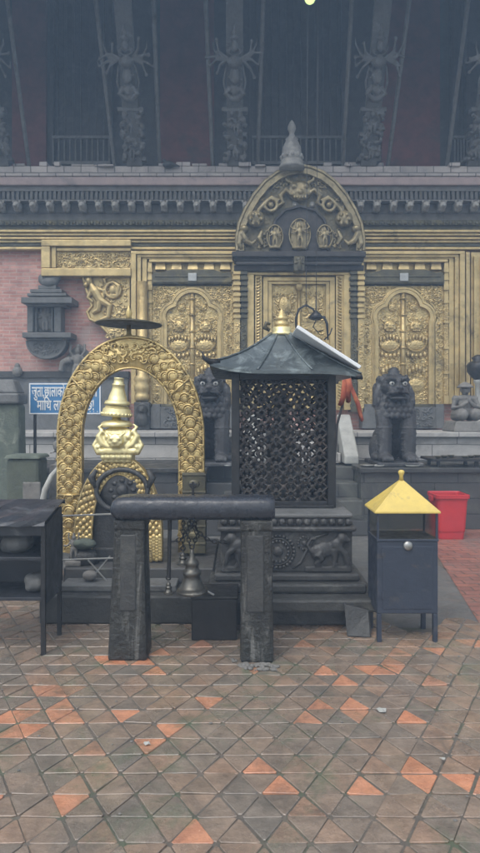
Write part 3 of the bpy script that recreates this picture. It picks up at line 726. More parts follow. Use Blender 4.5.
# dark relief of a winged figure beside the niche
wr = MB(); wr.prism(Pt([(57, 372), (60, 362), (70, 350), (78, 343), (86, 350), (97, 366), (100, 372)], 10.8)[::-1], 10.87, 10.998)
deity(wr, (gx(77, 10.75), gz(384, 10.75)), .62, 10.8, 2, spread=1.0)
wr.tube([(gx(70, 10.75), 10.8, gz(359, 10.75)), (gx(62, 10.75), 10.8, gz(362, 10.75)), (gx(60, 10.75), 10.8, gz(371, 10.75))], [.07, .06, .05], 6); wr.tube([(gx(84, 10.75), 10.8, gz(359, 10.75)), (gx(92, 10.75), 10.8, gz(363, 10.75)), (gx(96, 10.75), 10.8, gz(371, 10.75))], [.07, .06, .05], 6)
wr.build('winged_relief', STONE, T, remesh=.013)
kn = MB(); kn.ell((gx(15, 10.7), 10.82, gz(371, 10.7)), (.09, .08, .09)); kn.ell((gx(15, 10.7), 10.82, gz(366, 10.7)), (.05, .05, .06)); kn.build('wall_knob', STONE, T, smooth=True)

# upper storey
MB().box(TX - 6.6, TX + 6.6, 11.45, 17.5, 5.5, 9.9).build('upper_wall', WOOD, T)
for a, b in ((12, 46), (160, 214), (382, 440), (-60, -30), (500, 560)):
    p = MB(); fpb(p, a, b, -10, 168, 11.36, 11.449); p.build('red_wall_panel', RED_WALL, T)
for a, b in ((50, 112), (250, 345), (452, 470)):
    wn = MB()
    wn.box(gx(a, 11.3), gx(a + 3, 11.3), 11.3, 11.448, gz(166, 11.3), gz(-15, 11.3)); wn.box(gx(b - 3, 11.3), gx(b, 11.3), 11.3, 11.448, gz(166, 11.3), gz(-15, 11.3))
    n = max(2, int((b - a) / 7))
    for k in range(1, n): wn.tube([(gx(a + (b - a) * k / n, 11.36), 11.38, gz(165, 11.36)), (gx(a + (b - a) * k / n, 11.36), 11.38, gz(-12, 11.36))], .018, 5)
    win = wn.build('lattice_window', WOOD, T)
    rw = MB(); fpb(rw, a + 2, b - 2, 135.5, 138, 11.22, 11.29); fpb(rw, a + 2, b - 2, 161, 164, 11.22, 11.29)
    for k in range(n + 3): fpb(rw, a + 3 + (b - a - 6) * k / (n + 2) - .6, a + 3 + (b - a - 6) * k / (n + 2) + .6, 138.2, 160.8, 11.24, 11.27)
    rw.build('railing', WOOD2, win)
def strut(px, seed):
    """leaning roof strut: plank, carved base group, many-armed figure"""
    x0 = gx(px, 10.7); z0 = gz(165, 10.7)
    def W(u, v, o=0.):   # u across, v along, o out of the plank
        t = v / 3.0
        return (x0 + u, 10.74 - 1.5 * t - o * .9, z0 + 2.75 * t - o * .45)
    mb = MB()
    for (u0, u1, v0, v1, th) in ((-.13, .13, .0, 2.9, .09),):
        c = [W(u0, v0), W(u1, v0), W(u1, v1), W(u0, v1), W(u0, v0, th), W(u1, v0, th), W(u1, v1, th), W(u0, v1, th)]
        mb.add(c, [(0, 3, 2, 1), (4, 5, 6, 7), (0, 1, 5, 4), (1, 2, 6, 5), (2, 3, 7, 6), (3, 0, 4, 7)])
    so_ = mb.build('roof_strut', STRUT, T, bevel=.01)
    lo = MB(); Rr = random.Random(seed)
    for v0 in (.04, .4):
        lo.box(x0 - .2, x0 + .2, W(0, v0)[1] - .11, W(0, v0)[1] + .03, W(0, v0)[2], W(0, v0)[2] + .07)
        cx_ = Rr.uniform(-.03, .03)
        p = W(cx_, v0 + .1, .14); deity(lo, (p[0], p[2] - .02), .3, p[1] - .02, 2)
        for k in range(26):
            u = Rr.uniform(-.18, .18); v = v0 + Rr.uniform(.05, .38); q_ = W(u, v, .1); rr = Rr.uniform(.018, .05)
            lo.ell(q_, (rr, .05, rr * Rr.uniform(.7, 1.3)), 7, 5)
    lo.box(x0 - .21, x0 + .21, W(0, .78)[1] - .11, W(0, .78)[1] + .03, W(0, .78)[2] - .03, W(0, .78)[2] + .04)
    lo.build('carved_base', STRUT, so_, remesh=.011)
    fg = MB()
    def tb_(L, r): fg.tube([W(*p) for p in L], r, 7)
    def el(u, v, o, r): fg.ell(W(u, v, o), r, 9, 6)
    el(0, .98, .12, (.12, .07, .07)); el(0, 1.1, .13, (.09, .07, .1)); el(0, 1.28, .14, (.08, .07, .14)); el(0, 1.46, .15, (.115, .08, .09)); el(0, 1.66, .17, (.06, .07, .08)); el(0, 1.76, .16, (.075, .06, .035)); el(0, 1.83, .16, (.045, .045, .05)); el(0, 1.9, .16, (.025, .03, .06))
    for s_ in (-1, 1):
        tb_([(s_ * .06, 1.12, .14), (s_ * .14, 1.04, .17), (s_ * .03, .95, .15)], [.055, .045, .03])
        el(s_ * .07, 1.62, .14, (.022, .02, .035))
        for k in range(5):
            an = radians(-42 + 27 * k + Rr.uniform(-8, 8)); L = .27 + Rr.uniform(-.05, .06)
            e = (s_ * (.12 + L * cos(an)), 1.48 + L * sin(an), .11)
            bend = Rr.uniform(.15, .5) * (1 if k > 2 else -1)
            tb_([(s_ * .1, 1.5, .13), (s_ * (.12 + L * .55 * cos(an - bend)), 1.48 + L * .55 * sin(an - bend), .15), e], [.028, .022, .016])
            if k % 2: tb_([e, (e[0] + s_ * .015, e[1] + .1, .11)], [.018, .007])
            else: el(e[0], e[1], .11, (.03, .02, .035))
        tb_([(s_ * .13, 1.42, .12), (s_ * .17, 1.2, .12), (s_ * .14, 1.02, .12)], [.016, .022, .012])
    for k in range(12): el(Rr.uniform(-.11, .11), Rr.uniform(.95, 1.5), .15, (.02, .02, .025))
    fg.ring(W(0, 1.66, .1), .13, .014, 'y', 16, 5)
    fg.build('strut_figure', STRUT, so_, remesh=.011)
    for s_ in (-1, 1):
        pl = MB(); pl.tube([(x0 + s_ * .38, 10.95, z0 + .02), (x0 + s_ * .46, 9.3, z0 + 2.9)], .035, 6); pl.build('brace_pole', WOOD2, so_)
for i, p in enumerate((2, 135, 235, 368, 474, -104, 580)): strut(p, i + 3)
# eaves: sloping roof with rafters below, well above the picture
rf = MB(); rx0, rx1 = TX - 8.6, TX + 8.6
rf.add([(rx0, 8.8, 7.75), (rx1, 8.8, 7.75), (rx1 - 4, 14.2, 12.2), (rx0 + 4, 14.2, 12.2), (rx0, 8.8, 7.95), (rx1, 8.8, 7.95), (rx1 - 4, 14.2, 12.4), (rx0 + 4, 14.2, 12.4), (rx0, 19.6, 7.75), (rx1, 19.6, 7.75), (rx0, 19.6, 7.95), (rx1, 19.6, 7.95)],
       [(0, 3, 2, 1), (4, 5, 6, 7), (0, 1, 5, 4), (1, 2, 9), (5, 11, 6), (0, 8, 3), (4, 7, 10), (8, 9, 2, 3), (10, 7, 6, 11), (8, 10, 11, 9), (1, 9, 11, 5), (0, 4, 10, 8)])
roof = rf.build('roof', WOOD2, T)
ra = MB(); x = rx0 + .3
while x < rx1 - .2:
    ra.add([(x, 8.85, 7.6), (x + .1, 8.85, 7.6), (x + .1, 11.44, 9.74), (x, 11.44, 9.74), (x, 8.85, 7.73), (x + .1, 8.85, 7.73), (x + .1, 11.44, 9.86), (x, 11.44, 9.86)], [(0, 3, 2, 1), (4, 5, 6, 7), (0, 1, 5, 4), (1, 2, 6, 5), (2, 3, 7, 6), (3, 0, 4, 7)]); x += .38
ra.build('rafters', WOOD, roof)
ow = MB(); Rr = random.Random(8)   # loose boards and a nesting pigeon-size lump on the ledge
for k in range(26):
    a = Rr.uniform(-20, 500); 
    if 268 < a < 320: continue
    ow.pbox(a, a + Rr.uniform(5, 16), 165.5 - Rr.uniform(1, 4), 165.8, 10.6 + .02 * k % .2, 10.9)
ow.build('ledge_boards', LEDGE, T, bevel=.008)
bird = MB(); p = (gx(168, 10.55), 10.62, gz(163, 10.55)); bird.ell(p, (.1, .07, .06)); bird.ell((p[0] - .07, p[1], p[2] + .06), (.035, .035, .035)); bird.tube([(p[0] + .08, p[1], p[2]), (p[0] + .19, p[1], p[2] - .03)], [.035, .012], 6); bird.tube([(p[0] - .1, p[1], p[2] + .06), (p[0] - .125, p[1], p[2] + .052)], [.01, .003], 5)
tag(bird.build('pigeon', BLACK, None, remesh=.009), 'dark pigeon sitting on the ledge below the red wall panel', 'bird')

# hanging lamp before the central door
HL = thing('hanging_lamp', 'black iron oil lamp on long chains before the central door', 'lamp', (gx(314, 9.5), 9.5, gz(345, 9.5)))
ch = MB()
for a, b in ((308, 306), (318.5, 316)): ch.tube([(gx(a, 9.5), 9.5, 8.15), (gx(b, 9.5), 9.5, gz(b + 2, 9.5))], .006, 5)
ch.build('chain', IRON, HL)
lm = MB(); q = lambda a, b: (gx(a, 9.5), 9.5, gz(b, 9.5))
lm.tube([q(296, 330), q(296, 318), q(299, 309), q(306, 305), q(313, 309), q(317, 317)], [.012, .018, .018, .018, .016, .012], 7)
lm.tube([q(316, 300), q(316, 318)], .009, 6); lm.lathe([(.0, .12), (.05, .08), (.12, .0), (.06, -.03), (0, -.04)], q(316, 318), 12)
lm.tube([q(317, 316), q(324, 317), q(327, 324), q(328, 340)], [.012, .02, .02, .012], 7); lm.tube([q(316, 320), q(313, 327), q(318, 332), q(323, 330)], .009, 6)
lm.tube([q(324, 340), q(330, 334), q(332, 328)], .01, 6)
lm.build('ironwork', IRON, HL, smooth=True)
BL = thing('bulb_lamp', 'small glowing pendant bulb hanging high under the eaves', 'lamp', (gx(310, 9.2), 9.2, gz(-4, 9.2)))
MB().ell((gx(310, 9.2), 9.2, gz(-3, 9.2)), (.085, .085, .1), 12, 8).build('bulb', LAMP, BL, smooth=True)
MB().lathe([(.03, 0), (.04, .06), (.02, .1), (.008, .12), (.008, .3)], (gx(310, 9.2), 9.2, gz(-9, 9.2)), 8).build('socket', IRON, BL, smooth=True)

# ------------------------------------------------------------------ stone lions
def lion(loc, label):
    L = thing('stone_lion', label, 'statue', loc, 'guardian lions before the temple doors')
    ox, oy, oz = loc; mb = MB()
    def E(c, r, n=12, m=8): mb.ell((c[0] + ox, c[1] + oy, c[2] + oz), r, n, m)
    def Tb(P, r, n=10): mb.tube([(p[0] + ox, p[1] + oy, p[2] + oz) for p in P], r, n)
    E((0, .26, .3), (.24, .2, .28)); E((0, .16, .55), (.19, .2, .24)); E((0, -.07, .72), (.2, .18, .17))
    for s in (-1, 1):
        E((s * .2, .12, .2), (.1, .2, .2)); E((s * .22, -.05, .1), (.09, .16, .07)); E((s * .155, -.1, .74), (.115, .14, .16))
        Tb([(s * .165, -.14, .72), (s * .165, -.2, .45), (s * .16, -.22, .12)], [.115, .1, .09])
        E((s * .16, -.28, .105), (.1, .15, .065))
        for k in range(4): E((s * (.1 + .04 * k), -.41, .09), (.024, .035, .04), 6, 5)
        for k in range(5): E((s * .162, -.19, .2 + k * .075), (.112 + .002 * k, .112, .016), 14, 5)
        Tb([(s * .15, .0, 1.1), (s * .215, -.04, .95), (s * .225, -.06, .8), (s * .2, -.08, .68)], [.07, .075, .065, .03])
        Tb([(s * .08, .02, 1.16), (s * .2, .03, 1.02), (s * .2, .05, .8)], [.07, .08, .05])
        E((s * .165, -.05, 1.145), (.05, .035, .055)); E((s * .075, -.285, 1.115), (.065, .045, .022)); E((s * .08, -.27, 1.02), (.06, .06, .05)); E((s * .065, -.32, .985), (.065, .06, .04))
    Rl = random.Random(3)
    for k in range(60):
        a = Rl.uniform(.25, pi - .25) * Rl.choice((-1, 1)); zz_ = Rl.uniform(.78, 1.2); rr_ = .235 * (1 if zz_ < 1.1 else .85)
        xx_ = rr_ * sin(a); yy_ = .02 - .15 * cos(a) * (1 if abs(a) > pi / 2 else .35)
        E((xx_, yy_, zz_), (.032, .03, .042), 7, 5)
    E((0, -.04, .92), (.2, .18, .15)); E((0, -.13, 1.06), (.2, .19, .155)); E((0, .0, 1.05), (.235, .14, .2))
    E((0, -.32, 1.0), (.115, .1, .052)); E((0, -.405, 1.03), (.05, .03, .03)); E((0, -.3, .892), (.115, .095, .03)); E((0, -.22, .93), (.13, .08, .07))
    for s in (-1, 1):
        mb.tube([(ox + s * .02, oy - .4, oz + .975), (ox + s * .1, oy - .36, oz + .965), (ox + s * .14, oy - .27, oz + .95)], [.02, .024, .02], 7)
        mb.tube([(ox + s * .03, oy - .33, oz + 1.135), (ox + s * .09, oy - .33, oz + 1.155), (ox + s * .16, oy - .26, oz + 1.13)], [.02, .028, .015], 7)
    for k in range(-3, 4): E((k * .075, -.2 + .015 * abs(k), .87 - .03 * abs(k % 2)), (.045, .05, .075), 7, 5)
    for r_ in range(3):
        for k in range(-2, 3): E((k * .07 + .035 * (r_ % 2), -.275 + .012 * abs(k) - .0 * r_, .8 - .07 * r_), (.04, .03, .045), 7, 5)
    mb.build('body', LIONM, L, remesh=.009)
    b = MB().box(ox - .3, ox + .3, oy - .45, oy + .46, oz, oz + .055); b.build('base', LIONM, L, bevel=.015)
    c = MB().lathe([(.09, 0), (.1, .03), (.075, .04), (.085, .07), (.06, .085), (.065, .1), (.03, .125), (.0, .13)], (ox, oy - .06, oz + 1.19), 14); c.build('crown', LIONM, L, smooth=True)
    for s in (-1, 1):
        e = MB().lathe([(.0, .014), (.016, .012), (.028, .005), (.035, -.01)], (ox + s * .085, oy - .318, oz + 1.085), 14, 'y'); eo = e.build('eye', EYEW, L, smooth=True)
        MB().lathe([(.0, .013), (.012, .01), (.017, -.006)], (ox + s * .085, oy - .33, oz + 1.084), 10, 'y').build('pupil', BLACK, eo, smooth=True)
    return L
lz = .79
l1 = lion((gx(394, 8.65), 8.72, lz), 'black stone guardian lion with white eyes, standing behind the yellow-roofed box')
copy_thing(l1, (gx(210, 8.65), 8.72, lz), 'black stone guardian lion half hidden between the golden arch and cage shrine')

# kneeling stone figure on the right
kx, ky, kz = gx(466, 9.85), 9.9, 1.2
K = thing('kneeling_statue', 'grey stone kneeling figure with round hat and joined palms on the plinth', 'statue', (kx, ky, kz))
MB().taper((kx - .27, kx + .27, ky - .3, ky + .3), (kx - .23, kx + .23, ky - .26, ky + .26), kz, kz + .16).build('pedestal', STONE, K, bevel=.02)
mb = MB(); zb = kz + .16
def E(c, r): mb.ell((kx + c[0], ky + c[1], zb + c[2]), r, 12, 8)
for s in (-1, 1):
    E((s * .105, -.17, .1), (.095, .11, .095)); mb.tube([(kx + s * .1, ky + .08, zb + .1), (kx + s * .11, ky - .16, zb + .1)], [.1, .085], 10); E((s * .1, .1, .06), (.08, .16, .06))
    mb.tube([(kx + s * .145, ky, zb + .345), (kx + s * .19, ky - .03, zb + .2), (kx + s * .09, ky - .13, zb + .235), (kx + s * .02, ky - .17, zb + .29)], [.052, .045, .036, .03], 8)
    E((s * .145, 0, .345), (.06, .055, .055)); E((s * .014, -.178, .32), (.016, .022, .05)); E((s * .03, -.075, .495), (.012, .012, .008)); E((s * .07, -.01, .48), (.014, .02, .03))
E((0, .03, .13), (.14, .13, .1)); E((0, .01, .26), (.12, .085, .15)); E((0, 0, .35), (.14, .07, .06)); E((0, 0, .41), (.045, .045, .05)); E((0, -.015, .475), (.066, .072, .08)); E((0, -.088, .47), (.013, .018, .022)); E((0, -.08, .44), (.025, .012, .007))
mb.build('body', STONE, K, remesh=.0075)
MB().lathe([(.08, 0), (.125, .0), (.13, .015), (.1, .035), (.075, .06), (.03, .085), (0, .09)], (kx, ky - .01, zb + .515), 18).build('hat', STONE, K, smooth=True)
sx_, sy_ = gx(479, 10.3), 10.35
SL = thing('lamp_stand', 'dark iron lamp bowl on a pale post behind the kneeling figure', 'lamp', (sx_, sy_, 1.2))
MB().lathe([(.1, 0), (.1, .05), (.05, .08), (.045, .75), (.07, .78), (.07, .82)], (sx_, sy_, 1.2), 12).build('post', PALE, SL, smooth=True)
MB().lathe([(.05, .82), (.1, .86), (.17, .95), (.18, 1.05), (.15, 1.1), (.08, 1.13), (.1, 1.18), (.04, 1.22), (0, 1.23)], (sx_, sy_, 1.2), 16).build('lamp_bowl', IRON, SL, smooth=True)
# butter-lamp ledge and dishes at the platform edge
def dish(x, y, z, label, mat=STEEL, r=.09):
    b = MB().lathe([(.3 * r, 0), (.8 * r, .006), (r, .028), (.93 * r, .028), (.7 * r, .014), (0, .012)], (0, 0, 0), 16)
    o = b.build('offering_dish', mat, None, smooth=True); o.location = (x, y, z); return tag(o, label, 'dish', 'offering dishes on the platform edge')
dish(gx(368, 8.25), 8.3, .79, 'metal offering dish at the left corner of the right lion platform')
dish(gx(379, 8.25), 8.26, .79, 'small offering dish just left of the right lion front paws', PALE, .07)
dish(gx(413, 8.25), 8.28, .79, 'pale offering dish just right of the right lion front paws', PALE, .1)
dish(gx(228, 8.4), 8.3, .79, 'small dull offering dish beside the left lion paws', STEEL, .06)
LR = thing('lamp_rack', 'long black butter lamp rack on the platform edge above the red bin', 'rack', (gx(460, 8.2), 8.4, .79))
b = MB(); b.box(gx(430, 8.3), gx(560, 8.3), 8.2, 8.75, .865, .9)
b.build('tray', IRON, LR, bevel=.006)
for k in range(4):
    x = gx(436 + 38 * k, 8.3); b = MB().box(x, x + .04, 8.25, 8.29, .79, .865); b.box(x, x + .04, 8.66, 8.7, .79, .865); b.build('leg', IRON, LR)
b = MB()
for k in range(10): b.lathe([(.02, 0), (.035, .012), (.05, .03), (.04, .03), (0, .015)], (gx(434 + 9 * k, 8.3) + .05, 8.3 + .1 * (k % 3), .9), 10)
b.build('lamp_cups', BRONZE, LR, smooth=True)

# ------------------------------------------------------------------ gilded arch with metal parasol
YA = 5.3
A = thing('golden_arch', 'tall gilded scaly arch topped by a flat metal parasol on the left', 'arch', (gx(131, YA), YA, .32))
def apath(a, b, cyp, cxp, bot, n=40):
    L = [(cxp - a, bot - (bot - cyp) * t / 8) for t in range(8)]
    L += [(cxp - a * cos(pi * t / n), cyp - b * sin(pi * t / n)) for t in range(n + 1)]
    L += [(cxp + a, cyp + (bot - cyp) * t / 8) for t in range(1, 9)]
    return L
outA = apath(72.5, 100, 437, 131, 552); inA = apath(49, 69, 437, 130.5, 552)
ab = MB(); PA = lambda L: [(gx(a, YA), gz(b, YA)) for a, b in L]
po, pi_ = PA(outA), PA(inA)
mid_ = [((a[0] + b[0]) / 2, (a[1] + b[1]) / 2) for a, b in zip(po, pi_)]
n = len(po)
# convex front: outer, mid pushed forward, inner
vs = [(p[0], YA, p[1]) for p in po] + [(p[0], YA - .035, p[1]) for p in mid_] + [(p[0], YA, p[1]) for p in pi_] + [(p[0], YA + .09, p[1]) for p in po] + [(p[0], YA + .09, p[1]) for p in pi_]
fs = []
for i in range(n - 1):
    fs += [(i, i + 1, n + i + 1, n + i), (n + i, n + i + 1, 2 * n + i + 1, 2 * n + i), (3 * n + i, 4 * n + i, 4 * n + i + 1, 3 * n + i + 1), (i, 3 * n + i, 3 * n + i + 1, i + 1), (2 * n + i, 2 * n + i + 1, 4 * n + i + 1, 4 * n + i)]
fs += [(0, n, 2 * n, 4 * n, 3 * n), (n - 1, 4 * n - 1, 5 * n - 1, 3 * n - 1, 2 * n - 1)]
ab.add(vs, fs); ab.build('arch_band', GOLD_B, A, smooth=False)
rim = MB(); rim.tube([(p[0], YA - .012, p[1]) for p in po], .013, 6); rim.tube([(p[0], YA - .012, p[1]) for p in pi_], .01, 6)
for i in (4, n - 5, 16, n - 17):
    rim.tube([(po[i][0], YA - .02, po[i][1]), (mid_[i][0], YA - .05, mid_[i][1]), (pi_[i][0], YA - .02, pi_[i][1])], .009, 5)
rim.build('rim', GOLD_B, A, smooth=True)
# overlapping feather scales
sc = MB(); sc2 = MB(); sc1 = sc
def along(L):
    s = [0]
    for a, b in zip(L, L[1:]): s.append(s[-1] + hypot(b[0] - a[0], b[1] - a[1]))
    return s
sm = along(mid_); step = .052; tot = sm[-1]; k = 0; s_ = .03
def at(L, s):
    for i in range(len(sm) - 1):
        if sm[i + 1] >= s:
            t = (s - sm[i]) / (sm[i + 1] - sm[i]); return (L[i][0] + (L[i + 1][0] - L[i][0]) * t, L[i][1] + (L[i + 1][1] - L[i][1]) * t)
    return L[-1]
Rs = random.Random(4)
while s_ < tot - .03:
    if abs(s_ - tot / 2) < .2: s_ += step; k += 1; continue
    o_, i_ = at(po, s_), at(pi_, s_); sc = sc1 if s_ < tot / 2 else sc2
    nx2 = at(mid_, min(tot, s_ + .01)); nx1 = at(mid_, max(0, s_ - .01)); ang = math.atan2(nx2[1] - nx1[1], nx2[0] - nx1[0])
    rising = s_ < tot / 2
    for u in ((.27, .73) if k % 2 else (.5, .12, .88)):
        p = (o_[0] + (i_[0] - o_[0]) * u, o_[1] + (i_[1] - o_[1]) * u)
        rr = .044 * Rs.uniform(.75, 1.2) * (1 if .2 < u < .8 else .7); yy = YA - .032 * (1 - abs(u - .5) * 2) - .008
        sgn = 1 if rising else -1
        a0 = ang + (pi / 2 if False else 0)
        for rad_, tr_ in ((rr, .0065), (rr * .55, .005)):
            pts = []
            for t in range(8):
                q_ = ang + sgn * 0 + (-pi / 2 + pi * t / 7) + (0 if rising else pi)
                pts.append((p[0] + rad_ * cos(q_), yy - .004, p[1] + rad_ * sin(q_)))
            sc.tube(pts, tr_, 5)
        sc.ell((p[0], yy + .006, p[1]), (rr * .95, .010, rr * .95), 10, 5)
    s_ += step; k += 1
sc1.build('scales', GOLD_B, A, smooth=True); sc2.build('scales', GOLD_B, A, smooth=True)
cl_ = MB(); scrollwork(cl_, gx(106, YA), gx(156, YA), gz(363, YA), gz(343, YA), YA - .03, .085, 15, dens=1.3)
cl_.build('crown_relief', GOLD_B, A, smooth=True)
sv = MB(); xa, xb = gx(183, YA), gx(206, YA); sv.box(xa, xb, YA - .06, YA + .1, gz(552, YA), gz(472, YA))
for k in range(5): sv.box(xa - .004, xb + .004, YA - .066, YA + .104, gz(474 + 17 * k, YA) - .012, gz(474 + 17 * k, YA) + .008)
for k in range(4): sv.ell(((xa + xb) / 2, YA - .06, gz(483 + 17 * k, YA)), (.05, .02, .035), 10, 6)
sv.build('leg_sleeve', BRONZE, A, bevel=.005, label='dark bronze sleeve on the right leg')
# parasol
pa = MB(); px_, py_ = gx(128, YA), YA + .04
pa.lathe([(0, .035), (.1, .03), (.2, .016), (.275, 0), (.278, -.006), (.27, -.012), (.15, -.004), (0, .0)], (px_, py_, gz(323, YA)), 36, tilt=Matrix.Rotation(radians(1.5), 3, 'Y'))
pa.build('parasol', BRONZE, A, smooth=True)
stm = MB(); stm.lathe([(.035, 0), (.03, .03), (.02, .05), (.02, .12)], (px_, py_, gz(339, YA)), 10); stm.lathe([(.03, 0), (.02, .03), (.03, .05), (.01, .1), (0, .13)], (px_, py_, gz(319, YA)), 10)
stm.build('stem', GOLD_B, A, smooth=True)

# stone base shared by both arches
SB = thing('stone_platform', 'low dark stone platform with two steps under the golden arch', 'platform', (gx(140, 4.6), 5.3, 0))
MB().box(-1.42, -.12, 4.52, 6.1, 0, .2).build('lower_step', DSTONE, SB, bevel=.015)
MB().box(-1.34, -.2, 4.85, 6.0, .201, .318).build('upper_step', DASH, SB, bevel=.012)
MB().box(-1.3, -.46, 4.62, 4.83, .2, .25).build('sill', PANELST, SB, bevel=.01)

# ------------------------------------------------------------------ small gilded shrine in front of it
YB = 5.05
G = thing('small_shrine', 'small gilded shrine with round dark mirror stone and tiered bell finial', 'shrine', (gx(118, YB), YB, .32))
oB = apath(43, 80, 536, 119, 560, 28); iB = apath(27, 62, 536, 119.5, 560, 28); PB = lambda L: [(gx(a, YB), gz(b, YB)) for a, b in L]
ob, ib = PB(oB), PB(iB); b = MB(); b.band(ob, ib, YB - .03, YB + .1); b.build('arch_band', GOLD_B, G)
b = MB(); Rg = random.Random(9)
for i in range(len(ob) - 1):
    for h in (0, .5):
        p = [ob[i][q] + (ob[i + 1][q] - ob[i][q]) * h for q in (0, 1)]; q_ = [ib[i][q] + (ib[i + 1][q] - ib[i][q]) * h for q in (0, 1)]
        for u in ((.3, .7) if h else (.1, .5, .9)):
            c = (p[0] + (q_[0] - p[0]) * u, p[1] + (q_[1] - p[1]) * u); r_ = Rg.uniform(.016, .024); b.ell((c[0], YB - .032, c[1]), (r_, .009, r_ * 1.15), 8, 5)
b.tube([(p[0], YB - .032, p[1]) for p in ob], .009, 5); b.tube([(p[0], YB - .032, p[1]) for p in ib], .009, 5)
b.build('scales', GOLD_B, G, smooth=True)
bk_ = MB(); bk_.prism(ib[::-1], YB + .02, YB + .2); bk_.box(gx(84, YB), gx(154, YB), YB + .0, YB + .34, .318, gz(548, YB)); bk_.build('back_slab', CARVE, G, bevel=.01)
mr = MB(); cxm, czm = gx(121, 4.95), gz(491, 4.95)
mr.ring((cxm, 4.99, czm), .19, .02, 'y', 30, 6, sx=1.05, sz=.86); mr.ell((cxm, 5.04, czm), (.185, .04, .15), 20, 8); mr.ell((cxm, 5.0, czm), (.05, .04, .05)); 
for k in range(8): mr.ell((cxm + .085 * cos(k * pi / 4), 5.01, czm + .075 * sin(k * pi / 4)), (.026, .02, .02), 7, 5)
for s_ in (-1, 1): mr.tube([(cxm + s_ * .2, 4.99, czm + .02), (cxm + s_ * .24, 4.99, czm + .1), (cxm + s_ * .2, 4.99, czm + .16)], [.02, .03, .015], 6)
mr.build('round_relief', CARVE, G, smooth=True)
mk = MB(); Q = lambda a, b_, y=YB - .02: (gx(a, y), y, gz(b_, y))
mk.box(gx(104, YB), gx(133, YB), YB - .06, YB + .12, gz(462, YB), gz(448, YB)); mk.box(gx(101, YB), gx(137, YB), YB - .08, YB + .13, gz(453, YB), gz(449, YB))
for k in range(6): mk.ell(Q(103 + 5.4 * k, 457, YB - .06), (.022, .02, .025), 7, 5)
mk.ell(Q(118, 441, YB - .02), (.11, .08, .1)); mk.ell(Q(118, 433, YB - .02), (.13, .06, .05))
for s_ in (-1, 1):
    f = lambda a, b_: Q(118 + s_ * a, b_, YB - .05)
    mk.tube([f(8, 448), f(15, 444), f(19, 436), f(15, 431), f(11, 435), f(14, 439)], [.03, .035, .03, .024, .018, .012], 7)
    mk.tube([f(9, 452), f(20, 452), f(24, 445), f(21, 439)], [.024, .028, .02, .012], 6)
    mk.ell(f(19, 447), (.03, .03, .025)); mk.ell(f(10, 437), (.03, .03, .03)); mk.tube([f(16, 431), f(19, 427), f(15, 424)], [.018, .014, .008], 6)
mask(mk, (gx(118, YB), gz(440, YB)), .13, YB - .1)
mk.build('scroll_crest', GOLD_Y, G, remesh=.007)
tl_ = Matrix.Rotation(radians(4), 3, 'Y'); cxp = gx(116, YB)
fb = MB(); fb.lathe([(.06, -.09), (.07, -.06), (.05, -.02), (.05, .0), (.12, .0), (.126, .008), (.122, .028), (.1, .045), (.035, .058), (.03, .12)], (cxp, YB + .02, gz(427, YB)), 28)
fb.build('lower_parasol', GOLD_Y, G, smooth=True)
fb = MB(); fb.lathe([(.0, .01), (.116, .0), (.121, .006), (.12, .03), (.113, .032), (.108, .06), (.098, .062), (.088, .085), (.0, .09)], (cxp, YB + .02, gz(416.5, YB)), 28, tilt=tl_)
for k in range(26): fb.ell(tl_ @ Vector((.118 * cos(k * pi / 13), .118 * sin(k * pi / 13), .018)) + Vector((cxp, YB + .02, gz(416.5, YB))), (.009, .009, .012), 6, 4)
fb.build('upper_parasol', GOLD_Y, G, smooth=True)
fb = MB(); fb.lathe([(.0, .0), (.1, .0), (.102, .012), (.092, .03), (.076, .036), (.068, .07), (.05, .12), (.046, .15), (.05, .154), (.05, .165), (.04, .17), (.037, .205), (.04, .208), (.038, .216), (.0, .218)], (cxp + .006, YB + .02, gz(405, YB)), 24, tilt=tl_)
fb.build('spire', GOLD_Y, G, smooth=True)

# clutter at the foot of the arches
ST = thing('folding_stand', 'thin dark folding stand with crossed bars before the small shrine', 'stand', (gx(88, 4.75), 4.75, .25))
b = MB(); q = lambda a, b_, y: (gx(a, y), y, gz(b_, y))
b.tube([q(62, 516, 4.75), q(116, 514, 4.75)], .007, 6); b.build('rail', STEEL, ST); b = MB(); b.tube([q(62, 560, 4.75), q(116, 558, 4.75)], .006, 6); b.build('rail', STEEL, ST)
b = MB().tube([q(88, 560, 4.74), q(113, 588, 4.74)], .006, 6); b.build('cross_bar', STEEL, ST); b = MB().tube([q(110, 556, 4.76), q(84, 588, 4.76)], .006, 6); b.build('cross_bar', STEEL, ST)
for a in (62, 116):
    b = MB().tube([q(a, 514, 4.75), (gx(a, 4.75), 4.75, .251)], .007, 6); b.build('leg', IRON, ST)
def lump(name, c, r, mat, label, cat, seed, parts=5, rm=.012):
    Rr = random.Random(seed); b = MB(); b.ell(c, r)
    for k in range(parts):
        b.ell((c[0] + Rr.uniform(-.6, .6) * r[0], c[1] + Rr.uniform(-.6, .6) * r[1], c[2] + Rr.uniform(-.5, .4) * r[2]), tuple(q * Rr.uniform(.4, .7) for q in r), 8, 6)
    return tag(b.build(name, mat, None, remesh=rm), label, cat)
lump('stone', (gx(83, 4.95), 4.97, .37), (.12, .08, .08), DSTONE, 'flat dark stone at the left foot of the small shrine', 'stone', 2)
lump('stone', (gx(84, 4.95), 4.95, .48), (.1, .07, .045), MOSS, 'mossy stone balanced atop the stack at left shrine foot', 'stone', 3)
lump('stone', (gx(90, 4.72), 4.72, .295), (.06, .05, .04), STONE, 'small grey stone on the platform sill behind the crossed bars', 'stone', 6)
FI = thing('small_idol', 'small worn stone idol standing at the foot of the gilded shrine', 'statue', (gx(74, 4.92), 4.92, .318))
